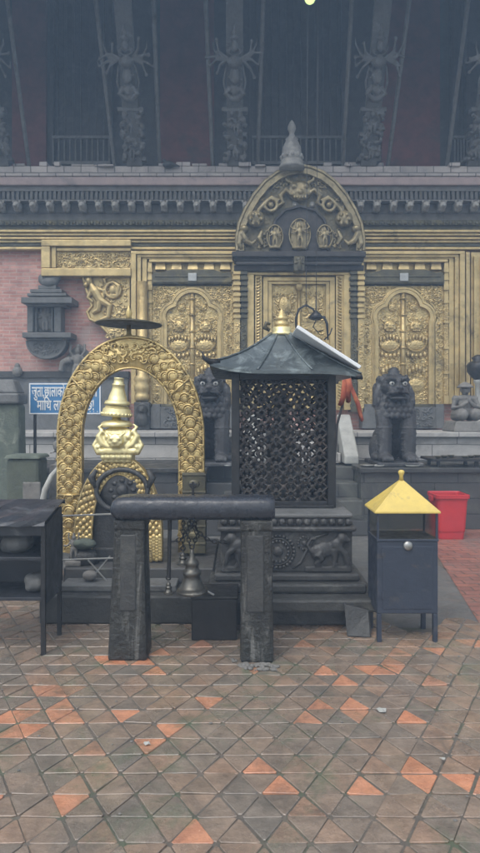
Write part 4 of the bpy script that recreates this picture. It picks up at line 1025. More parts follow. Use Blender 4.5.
b = MB(); b.box(gx(74, 4.92) - .06, gx(74, 4.92) + .06, 4.88, 4.98, .318, .36); deity(b, (gx(74, 4.92), .355), .2, 4.92, 2); b.build('body', STONE, FI, remesh=.007)

# ------------------------------------------------------------------ cage shrine
cx_, cy_ = .335, 5.3
C = thing('cage_shrine', 'black iron lattice cage shrine with curved metal roof on carved stone base', 'shrine', (cx_, cy_, 0))
def tier(hx, yf, yb, z0, z1, mat, name, bev=.012, dx=0):
    return MB().box(cx_ + dx - hx, cx_ + dx + hx, yf, yb, z0, z1).build(name, mat, C, bevel=bev)
tier(.5, 4.5, 6.05, 0, .13, CARVE, 'base_block')
tier(.63, 4.36, 6.15, .131, .22, DSTONE, 'base_slab', .018)
tier(.56, 4.5, 6.05, .221, .29, DSTONE, 'base_step', .018)
tier(.52, 4.56, 6.0, .291, .345, CARVE, 'base_moulding', .015)
relz0, relz1, relY = .346, .64, 4.62
blk = tier(.475, relY, 5.95, relz0, relz1, CARVE, 'relief_block', .008)
tier(.5, 4.585, 5.98, .641, .675, CARVE, 'upper_moulding', .012)
lot = MB(); lot.box(cx_ - .46, cx_ + .46, 4.63, 5.94, .676, .735)
for k in range(16): lot.ell((cx_ - .45 + .06 * k, 4.625, .705), (.028, .02, .028), 8, 5)
lot.build('lotus_course', CARVE, C)
tier(.48, 4.61, 5.97, .736, .765, PANELST, 'top_slab', .01)
# relief: lion at each side and lotus wheel in the middle
def relief_lion(x, s):
    b = MB(); y = relY - .005; z = relz0 + .045
    def e(a, c, r): b.ell((x + s * a, y, z + c), r, 9, 6)
    def t(P, r): b.tube([(x + s * p[0], y - .01, z + p[1]) for p in P], r, 7)
    e(-.02, .12, (.07, .035, .06)); e(.06, .15, (.055, .04, .055)); e(.1, .2, (.045, .04, .045)); e(.135, .185, (.025, .03, .022)); e(-.08, .1, (.05, .035, .06))
    t([(.07, .13), (.12, .09), (.14, .02), (.16, .015)], [.03, .024, .02, .015]); t([(.04, .12), (.05, .06), (.04, .01), (.07, .01)], [.03, .022, .018, .014])
    t([(-.08, .09), (-.05, .05), (-.09, .015), (-.05, .01)], [.045, .03, .02, .015]); t([(-.12, .1), (-.15, .15), (-.12, .2), (-.09, .19)], [.016, .014, .012, .018])
    b.box(x - .17, x + .17, y - .02, y + .02, relz0 + .005, relz0 + .045)
    b.build('relief_lion', CARVE, blk, remesh=.008)
relief_lion(cx_ + .3, 1); relief_lion(cx_ - .3, -1)
b = MB(); zc = (relz0 + relz1) / 2; xc = cx_ - .06
for rr, nn, r0 in ((.115, 26, .014), (.075, 18, .012)):
    for k in range(nn): b.ell((xc + rr * cos(2 * pi * k / nn), relY - .004, zc + rr * sin(2 * pi * k / nn)), (r0, .014, r0), 6, 4)
b.ring((xc, relY - .004, zc), .095, .006, 'y', 24, 5); b.ell((xc, relY, zc), (.04, .02, .04)); 
for q in (.13,):
    xx = xc + .19; 
    for k in range(14): b.ell((xx + .045 * cos(2 * pi * k / 14), relY - .004, zc + .06 + .045 * sin(2 * pi * k / 14)), (.011, .012, .011), 6, 4)
    b.ell((xx, relY, zc + .06), (.022, .016, .022))
b.tube([(xc + .1, relY - .004, zc - .12), (xc + .16, relY - .004, zc - .08), (xc + .2, relY - .004, zc + .0), (xc + .26, relY - .004, zc + .1), (xc + .36, relY - .004, zc + .13)], [.01, .012, .012, .012, .008], 6)
b.build('lotus_wheel', CARVE, blk, smooth=True)
# cage
cz0, cz1 = .766, 1.8; cf_, cb_, chx = 4.9, 5.72, .4
for sx in (-1, 1):
    for yy in (cf_, cb_ - .07):
        w_ = .062
        b = MB().box(cx_ + sx * chx - (w_ if sx > 0 else 0), cx_ + sx * chx + (0 if sx > 0 else w_), yy, yy + .07, cz0, cz1); b.build('corner_post', IRON, C, bevel=.006)
for yy in (cf_ + .012, cb_ - .06):
    b = MB(); b.box(cx_ - chx + .063, cx_ + chx - .063, yy, yy + .045, cz0, cz0 + .05); b.build('cage_frame', IRON, C, bevel=.004); b = MB(); b.box(cx_ - chx + .063, cx_ + chx - .063, yy, yy + .045, cz1 - .05, cz1); b.build('cage_frame', IRON, C, bevel=.004)
for xx in (cx_ - chx + .012, cx_ + chx - .057):
    b = MB(); b.box(xx, xx + .045, cf_ + .071, cb_ - .071, cz0, cz0 + .05); b.build('cage_frame', IRON, C, bevel=.004); b = MB(); b.box(xx, xx + .045, cf_ + .071, cb_ - .071, cz1 - .05, cz1); b.build('cage_frame', IRON, C, bevel=.004)
b = MB(); b.box(cx_ - chx + .02, cx_ + chx - .02, cf_ - .025, cf_ + .01, cz0 + .0, cz0 + .022)
b.build('sill_bar', IRON, C, bevel=.004)
def lattice(P, nu, nv, W_, H_, name):
    b = MB(); du, dv = W_ / nu, H_ / nv
    def tb2(L, r): b.tube([P(*p) for p in L], r, 5)
    for i in range(nu):
        for j in range(nv):
            u, v = (i + .5) * du, (j + .5) * dv
            tb2([(u - du / 2, v - dv / 2), (u - du * .16, v - dv * .16)], .0095); tb2([(u + du / 2, v + dv / 2), (u + du * .16, v + dv * .16)], .0095)
            tb2([(u - du / 2, v + dv / 2), (u - du * .16, v + dv * .16)], .0095); tb2([(u + du / 2, v - dv / 2), (u + du * .16, v - dv * .16)], .0095)
            R_ = min(du, dv) * .22
            tb2([(u + R_ * cos(k * pi / 5), v + R_ * sin(k * pi / 5)) for k in range(11)], .0105)
            for q in range(4): b.ell(P(u + R_ * 1.35 * cos(q * pi / 2), v + R_ * 1.35 * sin(q * pi / 2)), (.018, .01, .018), 6, 4)
            b.ell(P(u - du / 2, v - dv / 2), (.024, .012, .024), 8, 5)
    return b.build(name, RUST, C)
W_, H_ = 2 * chx - .126, cz1 - cz0 - .1
lattice(lambda u, v: (cx_ - chx + .063 + u, cf_ + .035, cz0 + .05 + v), 6, 9, W_, H_, 'lattice_panel')
lattice(lambda u, v: (cx_ - chx + .063 + u, cb_ - .035, cz0 + .05 + v), 6, 9, W_, H_, 'lattice_panel')
D_ = cb_ - cf_ - .142
lattice(lambda u, v: (cx_ - chx + .035, cf_ + .071 + u, cz0 + .05 + v), 6, 9, D_, H_, 'lattice_panel')
lattice(lambda u, v: (cx_ + chx - .035, cf_ + .071 + u, cz0 + .05 + v), 6, 9, D_, H_, 'lattice_panel')
b = MB(); b.box(cx_ - .2, cx_ + .2, 5.12, 5.5, cz0, cz0 + .16); b.box(cx_ - .16, cx_ + .16, 5.16, 5.46, cz0 + .16, cz0 + .3); b.ell((cx_, 5.3, cz0 + .48), (.13, .11, .2)); b.ell((cx_, 5.27, cz0 + .73), (.075, .08, .095)); b.ell((cx_, 5.28, cz0 + .84), (.06, .06, .06))
b.build('inner_image', CARVE, C, remesh=.014)
# curved hipped roof
rb = MB(); NS, NR = 16, 7; eh = .545; rzA = 2.14; rzE = 1.81
rows = []
for r in range(NR + 1):
    t = r / NR; h = eh + (.075 - eh) * t; z = rzE + (rzA - rzE) * (t * .72 + t * t * .28)
    ring = []
    for side in range(4):
        for k in range(NS):
            u = -1 + 2 * k / NS; lift = (1 - t) ** 2 * (.06 if [u < 0, False, u > 0, True][side] else -.03) * abs(u) ** 4; out = 1 + .03 * (1 - t) * abs(u) ** 4
            p = [(u * h, -h), (h, u * h), (-u * h, h), (-h, -u * h)][side]
            ring.append((cx_ + p[0] * out, cy_ + p[1] * out, z + lift))
    rows.append(ring)
m_ = 4 * NS
vs = [p for r in rows for p in r] + [(p[0], p[1], p[2] - .025) for p in rows[0]]
fs = []
for r in range(NR):
    for k in range(m_): fs.append((r * m_ + k, r * m_ + (k + 1) % m_, (r + 1) * m_ + (k + 1) % m_, (r + 1) * m_ + k))
fs.append(tuple(NR * m_ + k for k in range(m_))); B0 = (NR + 1) * m_
for k in range(m_): fs.append((B0 + k, B0 + (k + 1) % m_, (k + 1) % m_, k))
fs.append(tuple(B0 + k for k in range(m_ - 1, -1, -1)))
rb.add(vs, fs); rfo = rb.build('roof', ROOFM, C, smooth=False)
sm_ = MB()
for side in range(4):
    for k in (0, 5, 11):
        sm_.tube([(rows[r][side * NS + k][0], rows[r][side * NS + k][1], rows[r][side * NS + k][2] + .006) for r in range(NR + 1)], .009, 5)
sm_.build('roof_seam', ROOFM, rfo, smooth=True)
hn_ = MB(); p = rows[0][0]; hn_.tube([(p[0] + .06, p[1] + .06, p[2] - .0), (p[0], p[1], p[2] + .005), (p[0] - .04, p[1] - .01, p[2] + .03), (p[0] - .055, p[1] - .02, p[2] + .075)], [.03, .024, .015, .004], 7)
hn_.build('eave_horn', IRON, rfo, smooth=True)
hn_ = MB(); p = rows[0][NS]; hn_.tube([(p[0] - .05, p[1] + .05, p[2] - .01), (p[0] + .0, p[1] + .0, p[2] - .02), (p[0] + .01, p[1] + .01, p[2] - .035)], [.03, .02, .008], 7)
hn_.build('eave_horn', IRON, rfo, smooth=True)
fn = MB(); fn.lathe([(.1, 0), (.1, .02), (.075, .035), (.085, .06), (.06, .075)], (cx_ + .01, cy_, rzA - .01), 18, sx=1); fn.build('finial_base', GOLD_Y, rfo, smooth=True)
fn = MB(); fn.lathe([(r * .85, h * .72) for r, h in [(.055, 0), (.07, .02), (.07, .05), (.05, .075), (.058, .085), (.062, .11), (.04, .13), (.045, .145), (.028, .165), (.03, .175), (.012, .2), (0, .225)]], (cx_ + .01, cy_, rzA + .06), 16); fn.build('finial', GOLD, rfo, smooth=True)
sb_ = MB(); sb_.tube([(cx_ - .09, cy_ - .05, rzA + .03), (cx_ - .13, cy_ - .05, rzA + .05), (cx_ - .12, cy_ - .05, rzA + .09), (cx_ - .085, cy_ - .05, rzA + .08)], [.015, .02, .018, .01], 6); sb_.build('ridge_scroll', BRONZE, rfo, smooth=True)
# white board lying on the right slope of the roof
wbm = MB(); p0 = Vector((gx(296, 4.76), 4.76, gz(328, 4.76))); p1 = Vector((gx(359.5, 4.76), 4.76, gz(369, 4.76))); dr = (p1 - p0).normalized(); nr = Vector((-dr.z, 0, dr.x))
if nr.z < 0: nr = -nr
th = .028; bk2 = Vector((0, .95, 0)); c8 = [p0, p1, p1 + bk2, p0 + bk2]; c8 = c8 + [c + nr * th for c in c8]
wbm.add([tuple(c) for c in c8], [(0, 3, 2, 1), (4, 5, 6, 7), (0, 1, 5, 4), (1, 2, 6, 5), (2, 3, 7, 6), (3, 0, 4, 7)])
tag(wbm.build('board', BOARD, None, bevel=.006), 'white board lying on the right slope of the cage shrine roof', 'board')
# prayer flag stick behind the cage
PF = thing('prayer_flag', 'orange red cloth ribbons on a stick behind the cage shrine', 'flag', (.86, 6.25, 0))
MB().tube([(.86, 6.25, 0), (gx(337, 6.2), 6.2, gz(425, 6.2)), (gx(351, 6.2), 6.2, gz(372, 6.2))], .012, 6).build('stick', WOOD, PF)
def ribbon(L, wd, seed):
    Rr = random.Random(seed); vs, fs = [], []
    for i, p in enumerate(L):
        a = Vector((gx(p[0], 6.17), 6.17 + .03 * sin(i * 1.7 + seed), gz(p[1], 6.17))); vs += [tuple(a + Vector((-wd * (1 - .06 * i), 0, 0))), tuple(a + Vector((0, .02 * sin(i + seed), -.01))), tuple(a + Vector((wd * (1 - .06 * i), .012, .01)))]
    for i in range(len(L) - 1): fs += [(3 * i, 3 * i + 1, 3 * i + 4, 3 * i + 3), (3 * i + 1, 3 * i + 2, 3 * i + 5, 3 * i + 4)]
    o = MB().add(vs, fs).build('ribbon', ORANGE, PF, smooth=True); s2 = o.modifiers.new('solid', 'SOLIDIFY'); s2.thickness = .006
ribbon([(347, 378), (351, 387), (354, 396), (358, 405), (361, 415), (362, 421)], .022, 1); ribbon([(346, 379), (344, 388), (343, 397), (341, 405)], .03, 2); ribbon([(348, 378), (349, 386), (348, 394), (349, 402)], .026, 3)

# ------------------------------------------------------------------ bell rail in front
BY = 3.95
BR = thing('bell_rail', 'blue-grey rounded crossbar on two square stone posts in the foreground', 'rail', (gx(190, BY), BY, 0))
for (a0, a1, t0, t1, yf, yb) in ((107, 147, 114, 144, 3.86, 4.08), (240, 274, 241, 272, 3.83, 4.05)):
    b = MB(); z1 = .845; B0_ = (gx(a0, yf), gx(a1, yf), yf, yb); T0_ = (gx(t0, yf), gx(t1, yf), yf + .01, yb - .01)
    b.taper(B0_, T0_, -.01, z1)
    b.build('post', POST, BR, bevel=.022)
    b = MB().box(T0_[0] - .005, T0_[1] + .005, yf + .0, yb, z1 - .06, z1 + .004); b.build('post_cap', POST, BR, bevel=.012)
    b = MB(); xm0, xm1 = gx(t0 + 6, yf), gx(t1 - 8, yf); b.taper((xm0, xm1, yf - .006, yf + .02), (xm0, xm1, yf + .004, yf + .02), .3, .76); b.build('post_panel', DSTONE, BR, bevel=.01)
# bar: rounded section with a bullet end on the left
b = MB(); secs = []; xs = [(gx(113, BY), .3), (gx(114.5, BY), .62), (gx(117, BY), .82), (gx(121, BY), .95), (gx(127, BY), 1.0), (gx(160, BY), 1.0), (gx(200, BY), .97), (gx(240, BY), .98), (gx(268, BY), .97), (gx(272, BY), .93), (gx(274, BY), .8)]
nS = 16; vs = []; zc = .915
xs = [(xs[0][0] + (xs[-1][0] - xs[0][0]) * 0, xs[0][1])] + xs[1:]
Rb = random.Random(2); X2 = []
for (xa_, ka_), (xb_, kb_) in zip(xs, xs[1:]):
    m2_ = max(1, int((xb_ - xa_) / .04))
    X2 += [(xa_ + (xb_ - xa_) * t / m2_, (ka_ + (kb_ - ka_) * t / m2_) * (1 if t == 0 else Rb.uniform(.965, 1.02))) for t in range(m2_)]
xs = X2 + [xs[-1]]
for x, k in xs:
    for q in range(nS):
        a = 2 * pi * q / nS; e = 3.2
        cy2 = math.copysign(abs(cos(a)) ** (2 / e), cos(a)) * .125 * (.6 + .4 * k); cz2 = math.copysign(abs(sin(a)) ** (2 / e), sin(a)) * .075 * k
        vs.append((x, BY + cy2, zc + cz2 - (1 - k) * .01))
fs = []
for i in range(len(xs) - 1):
    for q in range(nS): fs.append((i * nS + q, (i + 1) * nS + q, (i + 1) * nS + (q + 1) % nS, i * nS + (q + 1) % nS))
fs += [tuple(range(nS)), tuple(range((len(xs) - 1) * nS + nS - 1, (len(xs) - 1) * nS - 1, -1))]
b.add(vs, fs); b.build('crossbar', BARM, BR, smooth=True)
b = MB(); b.tube([(gx(193, BY), BY, .97), (gx(193, BY), BY, 1.07)], .007, 6); b.ring((gx(193, BY), BY, 1.045), .016, .005, 'y', 10, 5); b.tube([(gx(189.5, BY), BY, 1.055), (gx(196.5, BY), BY, 1.055)], .005, 5); b.build('hook', IRON, BR)
BG = 'bells hanging from the stone rail'
def bell(px, ztop, h, r, label, chains, y=BY):
    x = gx(px, y); B = thing('bell', label, 'bell', (x, y, ztop - h), BG)
    z0 = ztop - h
    b = MB().lathe([(r * .93, .0), (r, .004), (r * .97, .02 * h / .2), (r * .98, .05 * h), (r * .74, .16 * h), (r * .56, .3 * h), (r * .5, .4 * h), (r * .58, .42 * h), (r * .57, .5 * h), (r * .44, .53 * h), (r * .4, .62 * h), (r * .46, .65 * h), (r * .42, .72 * h), (r * .2, .8 * h), (r * .14, .9 * h), (r * .12, h)], (x, y, z0), 24)
    b.build('bell_body', BELL, B, smooth=True)
    MB().ring((x, y, ztop + .012), .014, .005, 'y', 10, 5).build('loop', IRON, B)
    c = MB()
    for L in chains: c.chain(L)
    c.build('chain', IRON, B)
zb = .835
bx = gx(192, BY)
sw = lambda a, z, dp: [(a[0] + (z[0] - a[0]) * t / 8, BY, a[1] + (z[1] - a[1]) * t / 8 - dp * sin(pi * t / 8)) for t in range(9)]
bell(192, .655, .27, .098, 'large tarnished bell hanging by doubled chains in the middle of the rail',
     [[(bx - .012, BY, zb), (bx - .03, BY, .75), (bx - .012, BY, .67)], [(bx + .012, BY, zb), (bx + .03, BY, .75), (bx + .012, BY, .67)],
      sw((bx, zb - .03), (gx(171, BY), .70), .03), sw((bx, zb - .03), (gx(224, BY), .70), .04)])
bell(168.5, .465, .085, .034, 'small bell on a thin iron rod, left of the large bell', [])
MBr = [o for o in bpy.data.objects if o.name.startswith('bell') and o.parent is None][-1]
MB().tube([(gx(170, BY), BY, zb + .005), (gx(168.7, BY), BY, .478)], .012, 6).build('rod', IRON, MBr)
bell(183, .64, .09, .042, 'small bell tucked behind the chains of the large bell', [[(gx(183, BY), BY + .02, zb), (gx(183, BY), BY, .655)]], BY + .04)
# black tin box under the bell, slab leaning at the shrine corner, rubble
BX = thing('tin_box', 'black tin box on the paving between the two stone posts', 'box', (gx(214, 4.2), 4.3, 0))
MB().box(gx(191, 4.17), gx(237, 4.17), 4.2, 4.5, .0, .27).build('body', IRON, BX, bevel=.008)
b = MB(); b.box(gx(190, 4.17), gx(238, 4.17), 4.19, 4.51, .271, .29); b.build('lid', IRON, BX, bevel=.006)
b = MB(); b.tube([(gx(199, 4.2), 4.23, .293), (gx(206, 4.2), 4.24, .315), (gx(214, 4.2), 4.22, .293)], .007, 6); b.build('handle', STEEL, BX)
b = MB(); b.add([(gx(347, 4.25), 4.27, .0), (gx(371, 4.25), 4.25, .0), (gx(370, 4.3), 4.33, .16), (gx(345, 4.3), 4.34, .2), (gx(352, 4.3), 4.33, .0), (gx(373, 4.3), 4.35, .0), (gx(371, 4.3), 4.38, .16), (gx(345, 4.3), 4.38, .2)],
    [(0, 1, 2, 3), (4, 7, 6, 5), (0, 4, 5, 1), (1, 5, 6, 2), (2, 6, 7, 3), (3, 7, 4, 0)])
tag(b.build('stone_slab', DSTONE, None, bevel=.008), 'broken grey slab leaning against the cage shrine base corner', 'stone')
rb_ = MB(); Rr = random.Random(3)
for k in range(46):
    t = Rr.random(); x = gx(232 + 46 * t, 3.9); y = 3.8 - Rr.random() * .09 + (.12 if t < .1 else 0); r0 = Rr.uniform(.006, .018)
    rb_.ell((x, y, r0 * .4), (r0 * Rr.uniform(.8, 1.6), r0, r0 * .7), 6, 4)
for k in range(50):
    x = Rr.uniform(-1.5, 1.7); y = Rr.uniform(2.1, 4.4); r0 = Rr.uniform(.003, .008); rb_.ell((x, y, r0 * .5), (r0 * 1.4, r0, r0 * .6), 5, 4)
ro = rb_.build('rubble', STONE, None); ro['kind'] = 'stuff'
def scrap(px, py, r, label, seed):
    Y = EYE * F / (py - HZ); X = gx(px, Y); Rr = random.Random(seed); n_ = 9
    vs = [(X, Y, .02)] + [(X + r * Rr.uniform(.6, 1.2) * cos(2 * pi * k / n_), Y + r * .8 * Rr.uniform(.6, 1.2) * sin(2 * pi * k / n_), .006 + Rr.uniform(0, .018)) for k in range(n_)]
    o = MB().add(vs, [(0, 1 + k, 1 + (k + 1) % n_) for k in range(n_)]).build('paper_scrap', PALE, None); m2 = o.modifiers.new('solid', 'SOLIDIFY'); m2.thickness = .003
    tag(o, label, 'litter', 'white litter on the paving')
scrap(382, 712, .03, 'crumpled white scrap on the paving below the donation box', 1)
scrap(147, 746, .014, 'small white scrap on the paving in the left foreground', 2)
scrap(443, 762, .014, 'small white scrap on the paving near the right edge', 3)

# ------------------------------------------------------------------ donation box
DX0, DX1, DY0, DY1 = gx(377, 4.17), gx(438, 4.17), 4.17, 4.47
DB = thing('donation_box', 'navy metal donation box on legs with yellow pyramid roof', 'donation box', ((DX0 + DX1) / 2, 4.32, 0))
MB().box(DX0, DX1, DY0, DY1, .185, .655).build('body', NAVY, DB, bevel=.006)
b = MB(); b.box(DX0 - .004, DX1 + .004, DY0 - .006, DY1 + .004, .656, .672); b.build('collar', NAVY, DB, bevel=.004)
b = MB(); b.box(DX0 + .035, DX1 - .035, DY0 - .0035, DY0 + .002, .215, .625); b.build('door_panel', NAVY, DB, bevel=.003)
for xx in (DX0 + .001, DX1 - .031):
    for yy in (DY0 + .001, DY1 - .031): MB().box(xx, xx + .03, yy, yy + .03, -.01, .184).build('leg', NAVY, DB, bevel=.003)
for xx in (DX0, DX1 - .014):
    for yy in (DY0, DY1 - .014): MB().box(xx, xx + .014, yy, yy + .014, .673, .84).build('window_post', NAVY, DB)
b = MB(); b.box(DX0 + .015, DX1 - .015, DY0 + .004, DY0 + .008, .673, .839); b.box(DX0 + .015, DX1 - .015, DY1 - .008, DY1 - .004, .673, .839); b.box(DX0 + .004, DX0 + .008, DY0 + .015, DY1 - .015, .673, .839); b.box(DX1 - .008, DX1 - .004, DY0 + .015, DY1 - .015, .673, .839)
b.build('glass_panel', GLASS, DB)
for zz_ in (.28, .56): MB().box(DX0 + .026, DX0 + .044, DY0 - .008, DY0 - .0036, zz_, zz_ + .05).build('hinge', NAVY, DB, bevel=.002)
MB().lathe([(.031, 0), (.031, .008), (.024, .016), (.01, .02), (0, .021)], ((DX0 + DX1) / 2 + .0, DY0 - .004, .63), 20, 'y').build('lock', STEEL, DB, smooth=True)
e0, e1, f0, f1 = DX0 - .018, DX1 + .012, DY0 - .02, DY1 + .02; ax, ay = (e0 + e1) / 2, (f0 + f1) / 2
b = MB(); b.add([(e0, f0, .842), (e1, f0, .842), (e1, f1, .842), (e0, f1, .842), (e0, f0, .852), (e1, f0, .852), (e1, f1, .852), (e0, f1, .852), (ax, ay, 1.052)], [(0, 3, 2, 1), (0, 1, 5, 4), (1, 2, 6, 5), (2, 3, 7, 6), (3, 0, 4, 7), (4, 5, 8), (5, 6, 8), (6, 7, 8), (7, 4, 8)])
dr_ = b.build('roof', YEL, DB)
MB().lathe([(.016, 0), (.013, .03), (.02, .045), (.022, .058), (.012, .068), (0, .07)], (ax, ay, 1.04), 12).build('finial', YEL, dr_, smooth=True)

# ------------------------------------------------------------------ red bin
rbx, rby = gx(453, 7.5), 7.68
RBN = thing('waste_bin', 'red plastic waste bin beneath the platform on the right', 'bin', (rbx, rby, 0))
def rsq(h, rc, n=5):
    P = []
    for cx2, cy2, a0 in ((h - rc, h - rc, 0), (-h + rc, h - rc, 90), (-h + rc, -h + rc, 180), (h - rc, -h + rc, 270)):
        for k in range(n + 1): a = radians(a0 + 90 * k / n); P.append((cx2 + rc * cos(a), cy2 + rc * sin(a)))
    return P
b = MB(); lv = [(.17, .01), (.18, .0), (.185, .02), (.222, .48), (.25, .485), (.252, .525), (.236, .53), (.228, .515), (.2, .1), (.18, .05)]; vs = []; n_ = 24
for h, z in lv: vs += [(rbx + p[0], rby + p[1], z) for p in rsq(h * .8, .04)]
fs = []
for i in range(len(lv) - 1):
    for k in range(n_): fs.append((i * n_ + k, i * n_ + (k + 1) % n_, (i + 1) * n_ + (k + 1) % n_, (i + 1) * n_ + k))
fs += [tuple(range(n_ - 1, -1, -1)), tuple(range((len(lv) - 1) * n_, len(lv) * n_))]
b.add(vs, fs); b.build('body', RED, RBN)
for s in (-1, 1): MB().box(rbx + s * .204 - .012, rbx + s * .204 + .012, rby - .07, rby + .07, .44, .5).build('handle', RED, RBN, bevel=.006)

# ------------------------------------------------------------------ black rack at the left
RX0, RX1 = -2.25, gx(45, 3.95)
LS = thing('metal_rack', 'black sheet metal rack with sloping roof and shelves at the left edge', 'rack', ((RX0 + RX1) / 2, 4.12, 0))
def rleg(x, y, z1): MB().box(x, x + .026, y, y + .026, -.01, z1).build('leg', IRON, LS)
for x in (RX1 - .026, RX0): rleg(x, 3.95, .8); rleg(x, 4.3, .86)
b = MB(); r0, r1, yf, yb = RX0 - .05, RX1 + .012, 3.9, 4.36
nx_ = 14; vs = []
Rr = random.Random(6)
for i in range(nx_ + 1):
    x = r0 + (r1 - r0) * i / nx_
    for j, (y, z) in enumerate(((yf, .80), (yf + .005, .832), (4.0, .85), (4.12, .868), (yb, .905), (yb + .005, .88))): vs.append((x, y + (Rr.uniform(-.006, .006)), z + Rr.uniform(-.006, .006)))
fs = [(i * 6 + j, (i + 1) * 6 + j, (i + 1) * 6 + j + 1, i * 6 + j + 1) for i in range(nx_) for j in range(5)]
o = b.add(vs, fs).build('roof', SHEET, LS, smooth=False); sd = o.modifiers.new('solid', 'SOLIDIFY'); sd.thickness = .006
b = MB(); b.box(RX0, RX1 - .028, 3.955, 3.967, .735, .8); b.build('fascia', SHEET, LS)
b = MB(); b.add([(RX1 - .004, 3.978, .31), (RX1 - .004, 4.3, .31), (RX1 - .004, 4.3, .87), (RX1 - .004, 3.978, .8), (RX1 + .002, 3.978, .31), (RX1 + .002, 4.3, .31), (RX1 + .002, 4.3, .87), (RX1 + .002, 3.978, .8)], [(0, 1, 2, 3), (4, 7, 6, 5), (0, 4, 5, 1), (1, 5, 6, 2), (2, 6, 7, 3), (3, 7, 4, 0)]); b.build('side_panel', SHEET, LS)
b = MB(); b.box(RX0, RX1 - .03, 4.327, 4.333, .31, .87); b.build('back_panel', SHEET, LS)
for z in (.58, .33): MB().box(RX0 + .001, RX1 - .005, 3.96, 4.325, z, z + .022).build('shelf', SHEET, LS, bevel=.004)
lump('stone', (gx(14, 4.05), 4.12, .665), (.11, .1, .075), PANELST, 'rough grey stone on the upper shelf of the black rack', 'stone', 12)
lump('stone', (gx(40, 4.05) - .03, 4.12, .41), (.09, .09, .065), PANELST, 'smaller grey stone on the lower shelf of the black rack', 'stone', 14)

# ------------------------------------------------------------------ left background stones and sign
SP = thing('stone_pillar', 'tall moss-stained stone pillar with grey cap at the left edge', 'pillar', (gx(10, 7.5), 7.7, 0))
MB().taper((gx(-14, 7.5), gx(27, 7.75), 7.5, 7.8), (gx(-10, 7.5), gx(25, 7.75), 7.53, 7.78), 0, gz(404, 7.5)).build('shaft', MOSS, SP, bevel=.03)
b = MB(); b.box(gx(-14, 7.5), gx(28, 7.8), 7.47, 7.82, gz(404, 7.5) + .002, gz(393, 7.5)); b.taper((gx(-12, 7.5), gx(26, 7.8), 7.5, 7.8), (gx(-4, 7.5), gx(20, 7.8), 7.56, 7.75), gz(393, 7.5), gz(379, 7.5)); b.build('cap', PANELST, SP, bevel=.025)
ML = thing('stone_block', 'dark greenish stone block standing behind the black rack', 'stone', (gx(28, 6.4), 6.5, 0))
MB().box(gx(6, 6.4), gx(48, 6.7), 6.4, 6.7, 0, gz(459, 6.4)).build('body', MOSSD, ML, bevel=.03)
MB().taper((gx(4, 6.4), gx(50, 6.7), 6.37, 6.73), (gx(6, 6.4), gx(48, 6.7), 6.4, 6.7), gz(459, 6.4), gz(455, 6.4)).build('top_slab', MOSS, ML, bevel=.015)
MB().box(gx(23, 6.4), gx(41, 6.4), 6.385, 6.41, .3, gz(482, 6.4)).build('inset_panel', STONE, ML, bevel=.012)
b = MB().tube([(gx(43, 6.2), 6.2, .0), (gx(42, 6.2), 6.2, gz(505, 6.2)), (gx(45, 6.2), 6.2, gz(490, 6.2)), (gx(51, 6.2), 6.22, gz(476, 6.2)), (gx(57, 6.2), 6.25, gz(468, 6.2))], [.028, .03, .03, .026, .018], 10)
tag(b.build('curved_pipe', PALE, None, smooth=True), 'curved pale pipe rising between the stone block and golden arch', 'pipe')
b = MB(); hx_, hy_ = gx(52, 6.7), 6.95; zb = gz(466, 6.7); b.box(hx_ - .08, hx_ + .08, hy_ - .08, hy_ + .08, 0, zb); deity(b, (hx_, zb - .02), .24, hy_, 2); b.ell((hx_, hy_ - .02, zb + .2), (.06, .06, .065))
tag(b.build('figurine', STONE, None, remesh=.01), 'small stone figurine on a block beside the golden arch', 'statue')
YS = 8.0
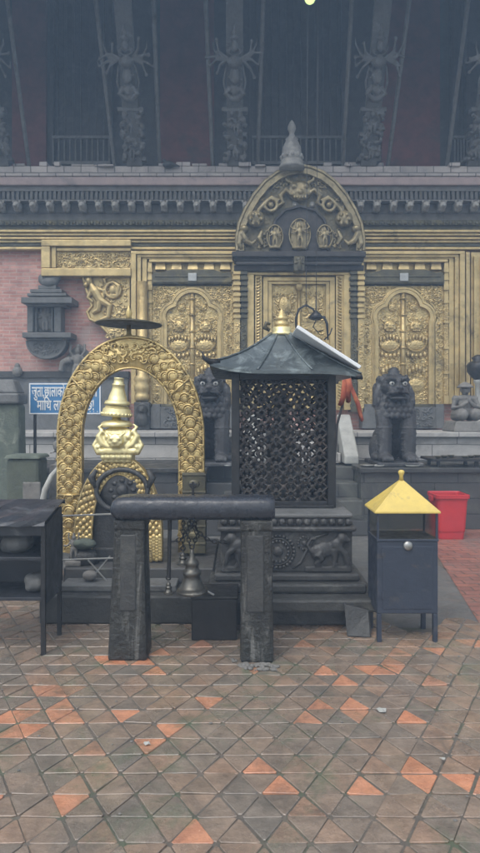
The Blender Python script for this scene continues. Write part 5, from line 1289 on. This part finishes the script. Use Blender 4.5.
SG = thing('sign_board', 'blue sign board with white Devanagari lettering behind the golden arch', 'sign', (gx(65, YS), YS, .79))
s0, s1, t0, t1 = gx(29, YS), gx(101, YS), gz(414.5, YS), gz(383, YS)
MB().box(s0, s1, YS, YS + .02, t0, t1).build('panel', BLUE, SG, bevel=.003)
b = MB(); e = .018
for q in ((s0 + .004, s1 - .004, t0 + .004, t0 + e), (s0 + .004, s1 - .004, t1 - e, t1 - .004), (s0 + .004, s0 + e, t0 + e + .001, t1 - e - .001), (s1 - e, s1 - .004, t0 + e + .001, t1 - e - .001)): b.box(q[0], q[1], YS - .004, YS + .001, q[2], q[3])
b.build('border', WHITE, SG)
b = MB()
for px in (68, 33): b.box(gx(px, YS), gx(px, YS) + .03, YS + .021, YS + .05, 0, t1 - .05)
b.build('sign_post', IRON, SG)
def text(body, x0, x1, z, name, parent, y, h=None):
    cu = bpy.data.curves.new(name, 'FONT'); cu.body = body; cu.size = .15; cu.extrude = .002; cu.offset = .0016
    o = bpy.data.objects.new(name, cu); COL.objects.link(o); bpy.context.view_layer.update()
    me = bpy.data.meshes.new_from_object(o.evaluated_get(bpy.context.evaluated_depsgraph_get()))
    COL.objects.unlink(o); bpy.data.objects.remove(o)
    xs_ = [v.co.x for v in me.vertices]; k = (x1 - x0) / (max(xs_) - min(xs_)); mn = min(xs_); kz = (h / .15) if h else k
    L = parent.location
    for v in me.vertices:
        cx2, cy2, cz2 = v.co; v.co = (x0 + (cx2 - mn) * k - L.x, y - cz2 - L.y, z + cy2 * kz - L.z)
    me.name = name; me.materials.clear(); me.materials.append(WHITE)
    q = bpy.data.objects.new(name, me); COL.objects.link(q); q.parent = parent; return q
for body, a, b_, zb_ in (('जुता,छालाको', 32, 65, 396.5), ('पेटी', 82, 98, 396.5), ('मािथ लान', 37, 66, 410), ('मनाही', 69, 84, 410), ('छ!', 86.5, 94, 410)):
    text(body, gx(a, YS), gx(b_, YS), gz(zb_, YS), 'lettering', SG, YS - .003, .185)
text('. . . .', gx(86, YS), gx(98, YS), gz(412, YS), 'lettering', SG, YS - .003, .08)
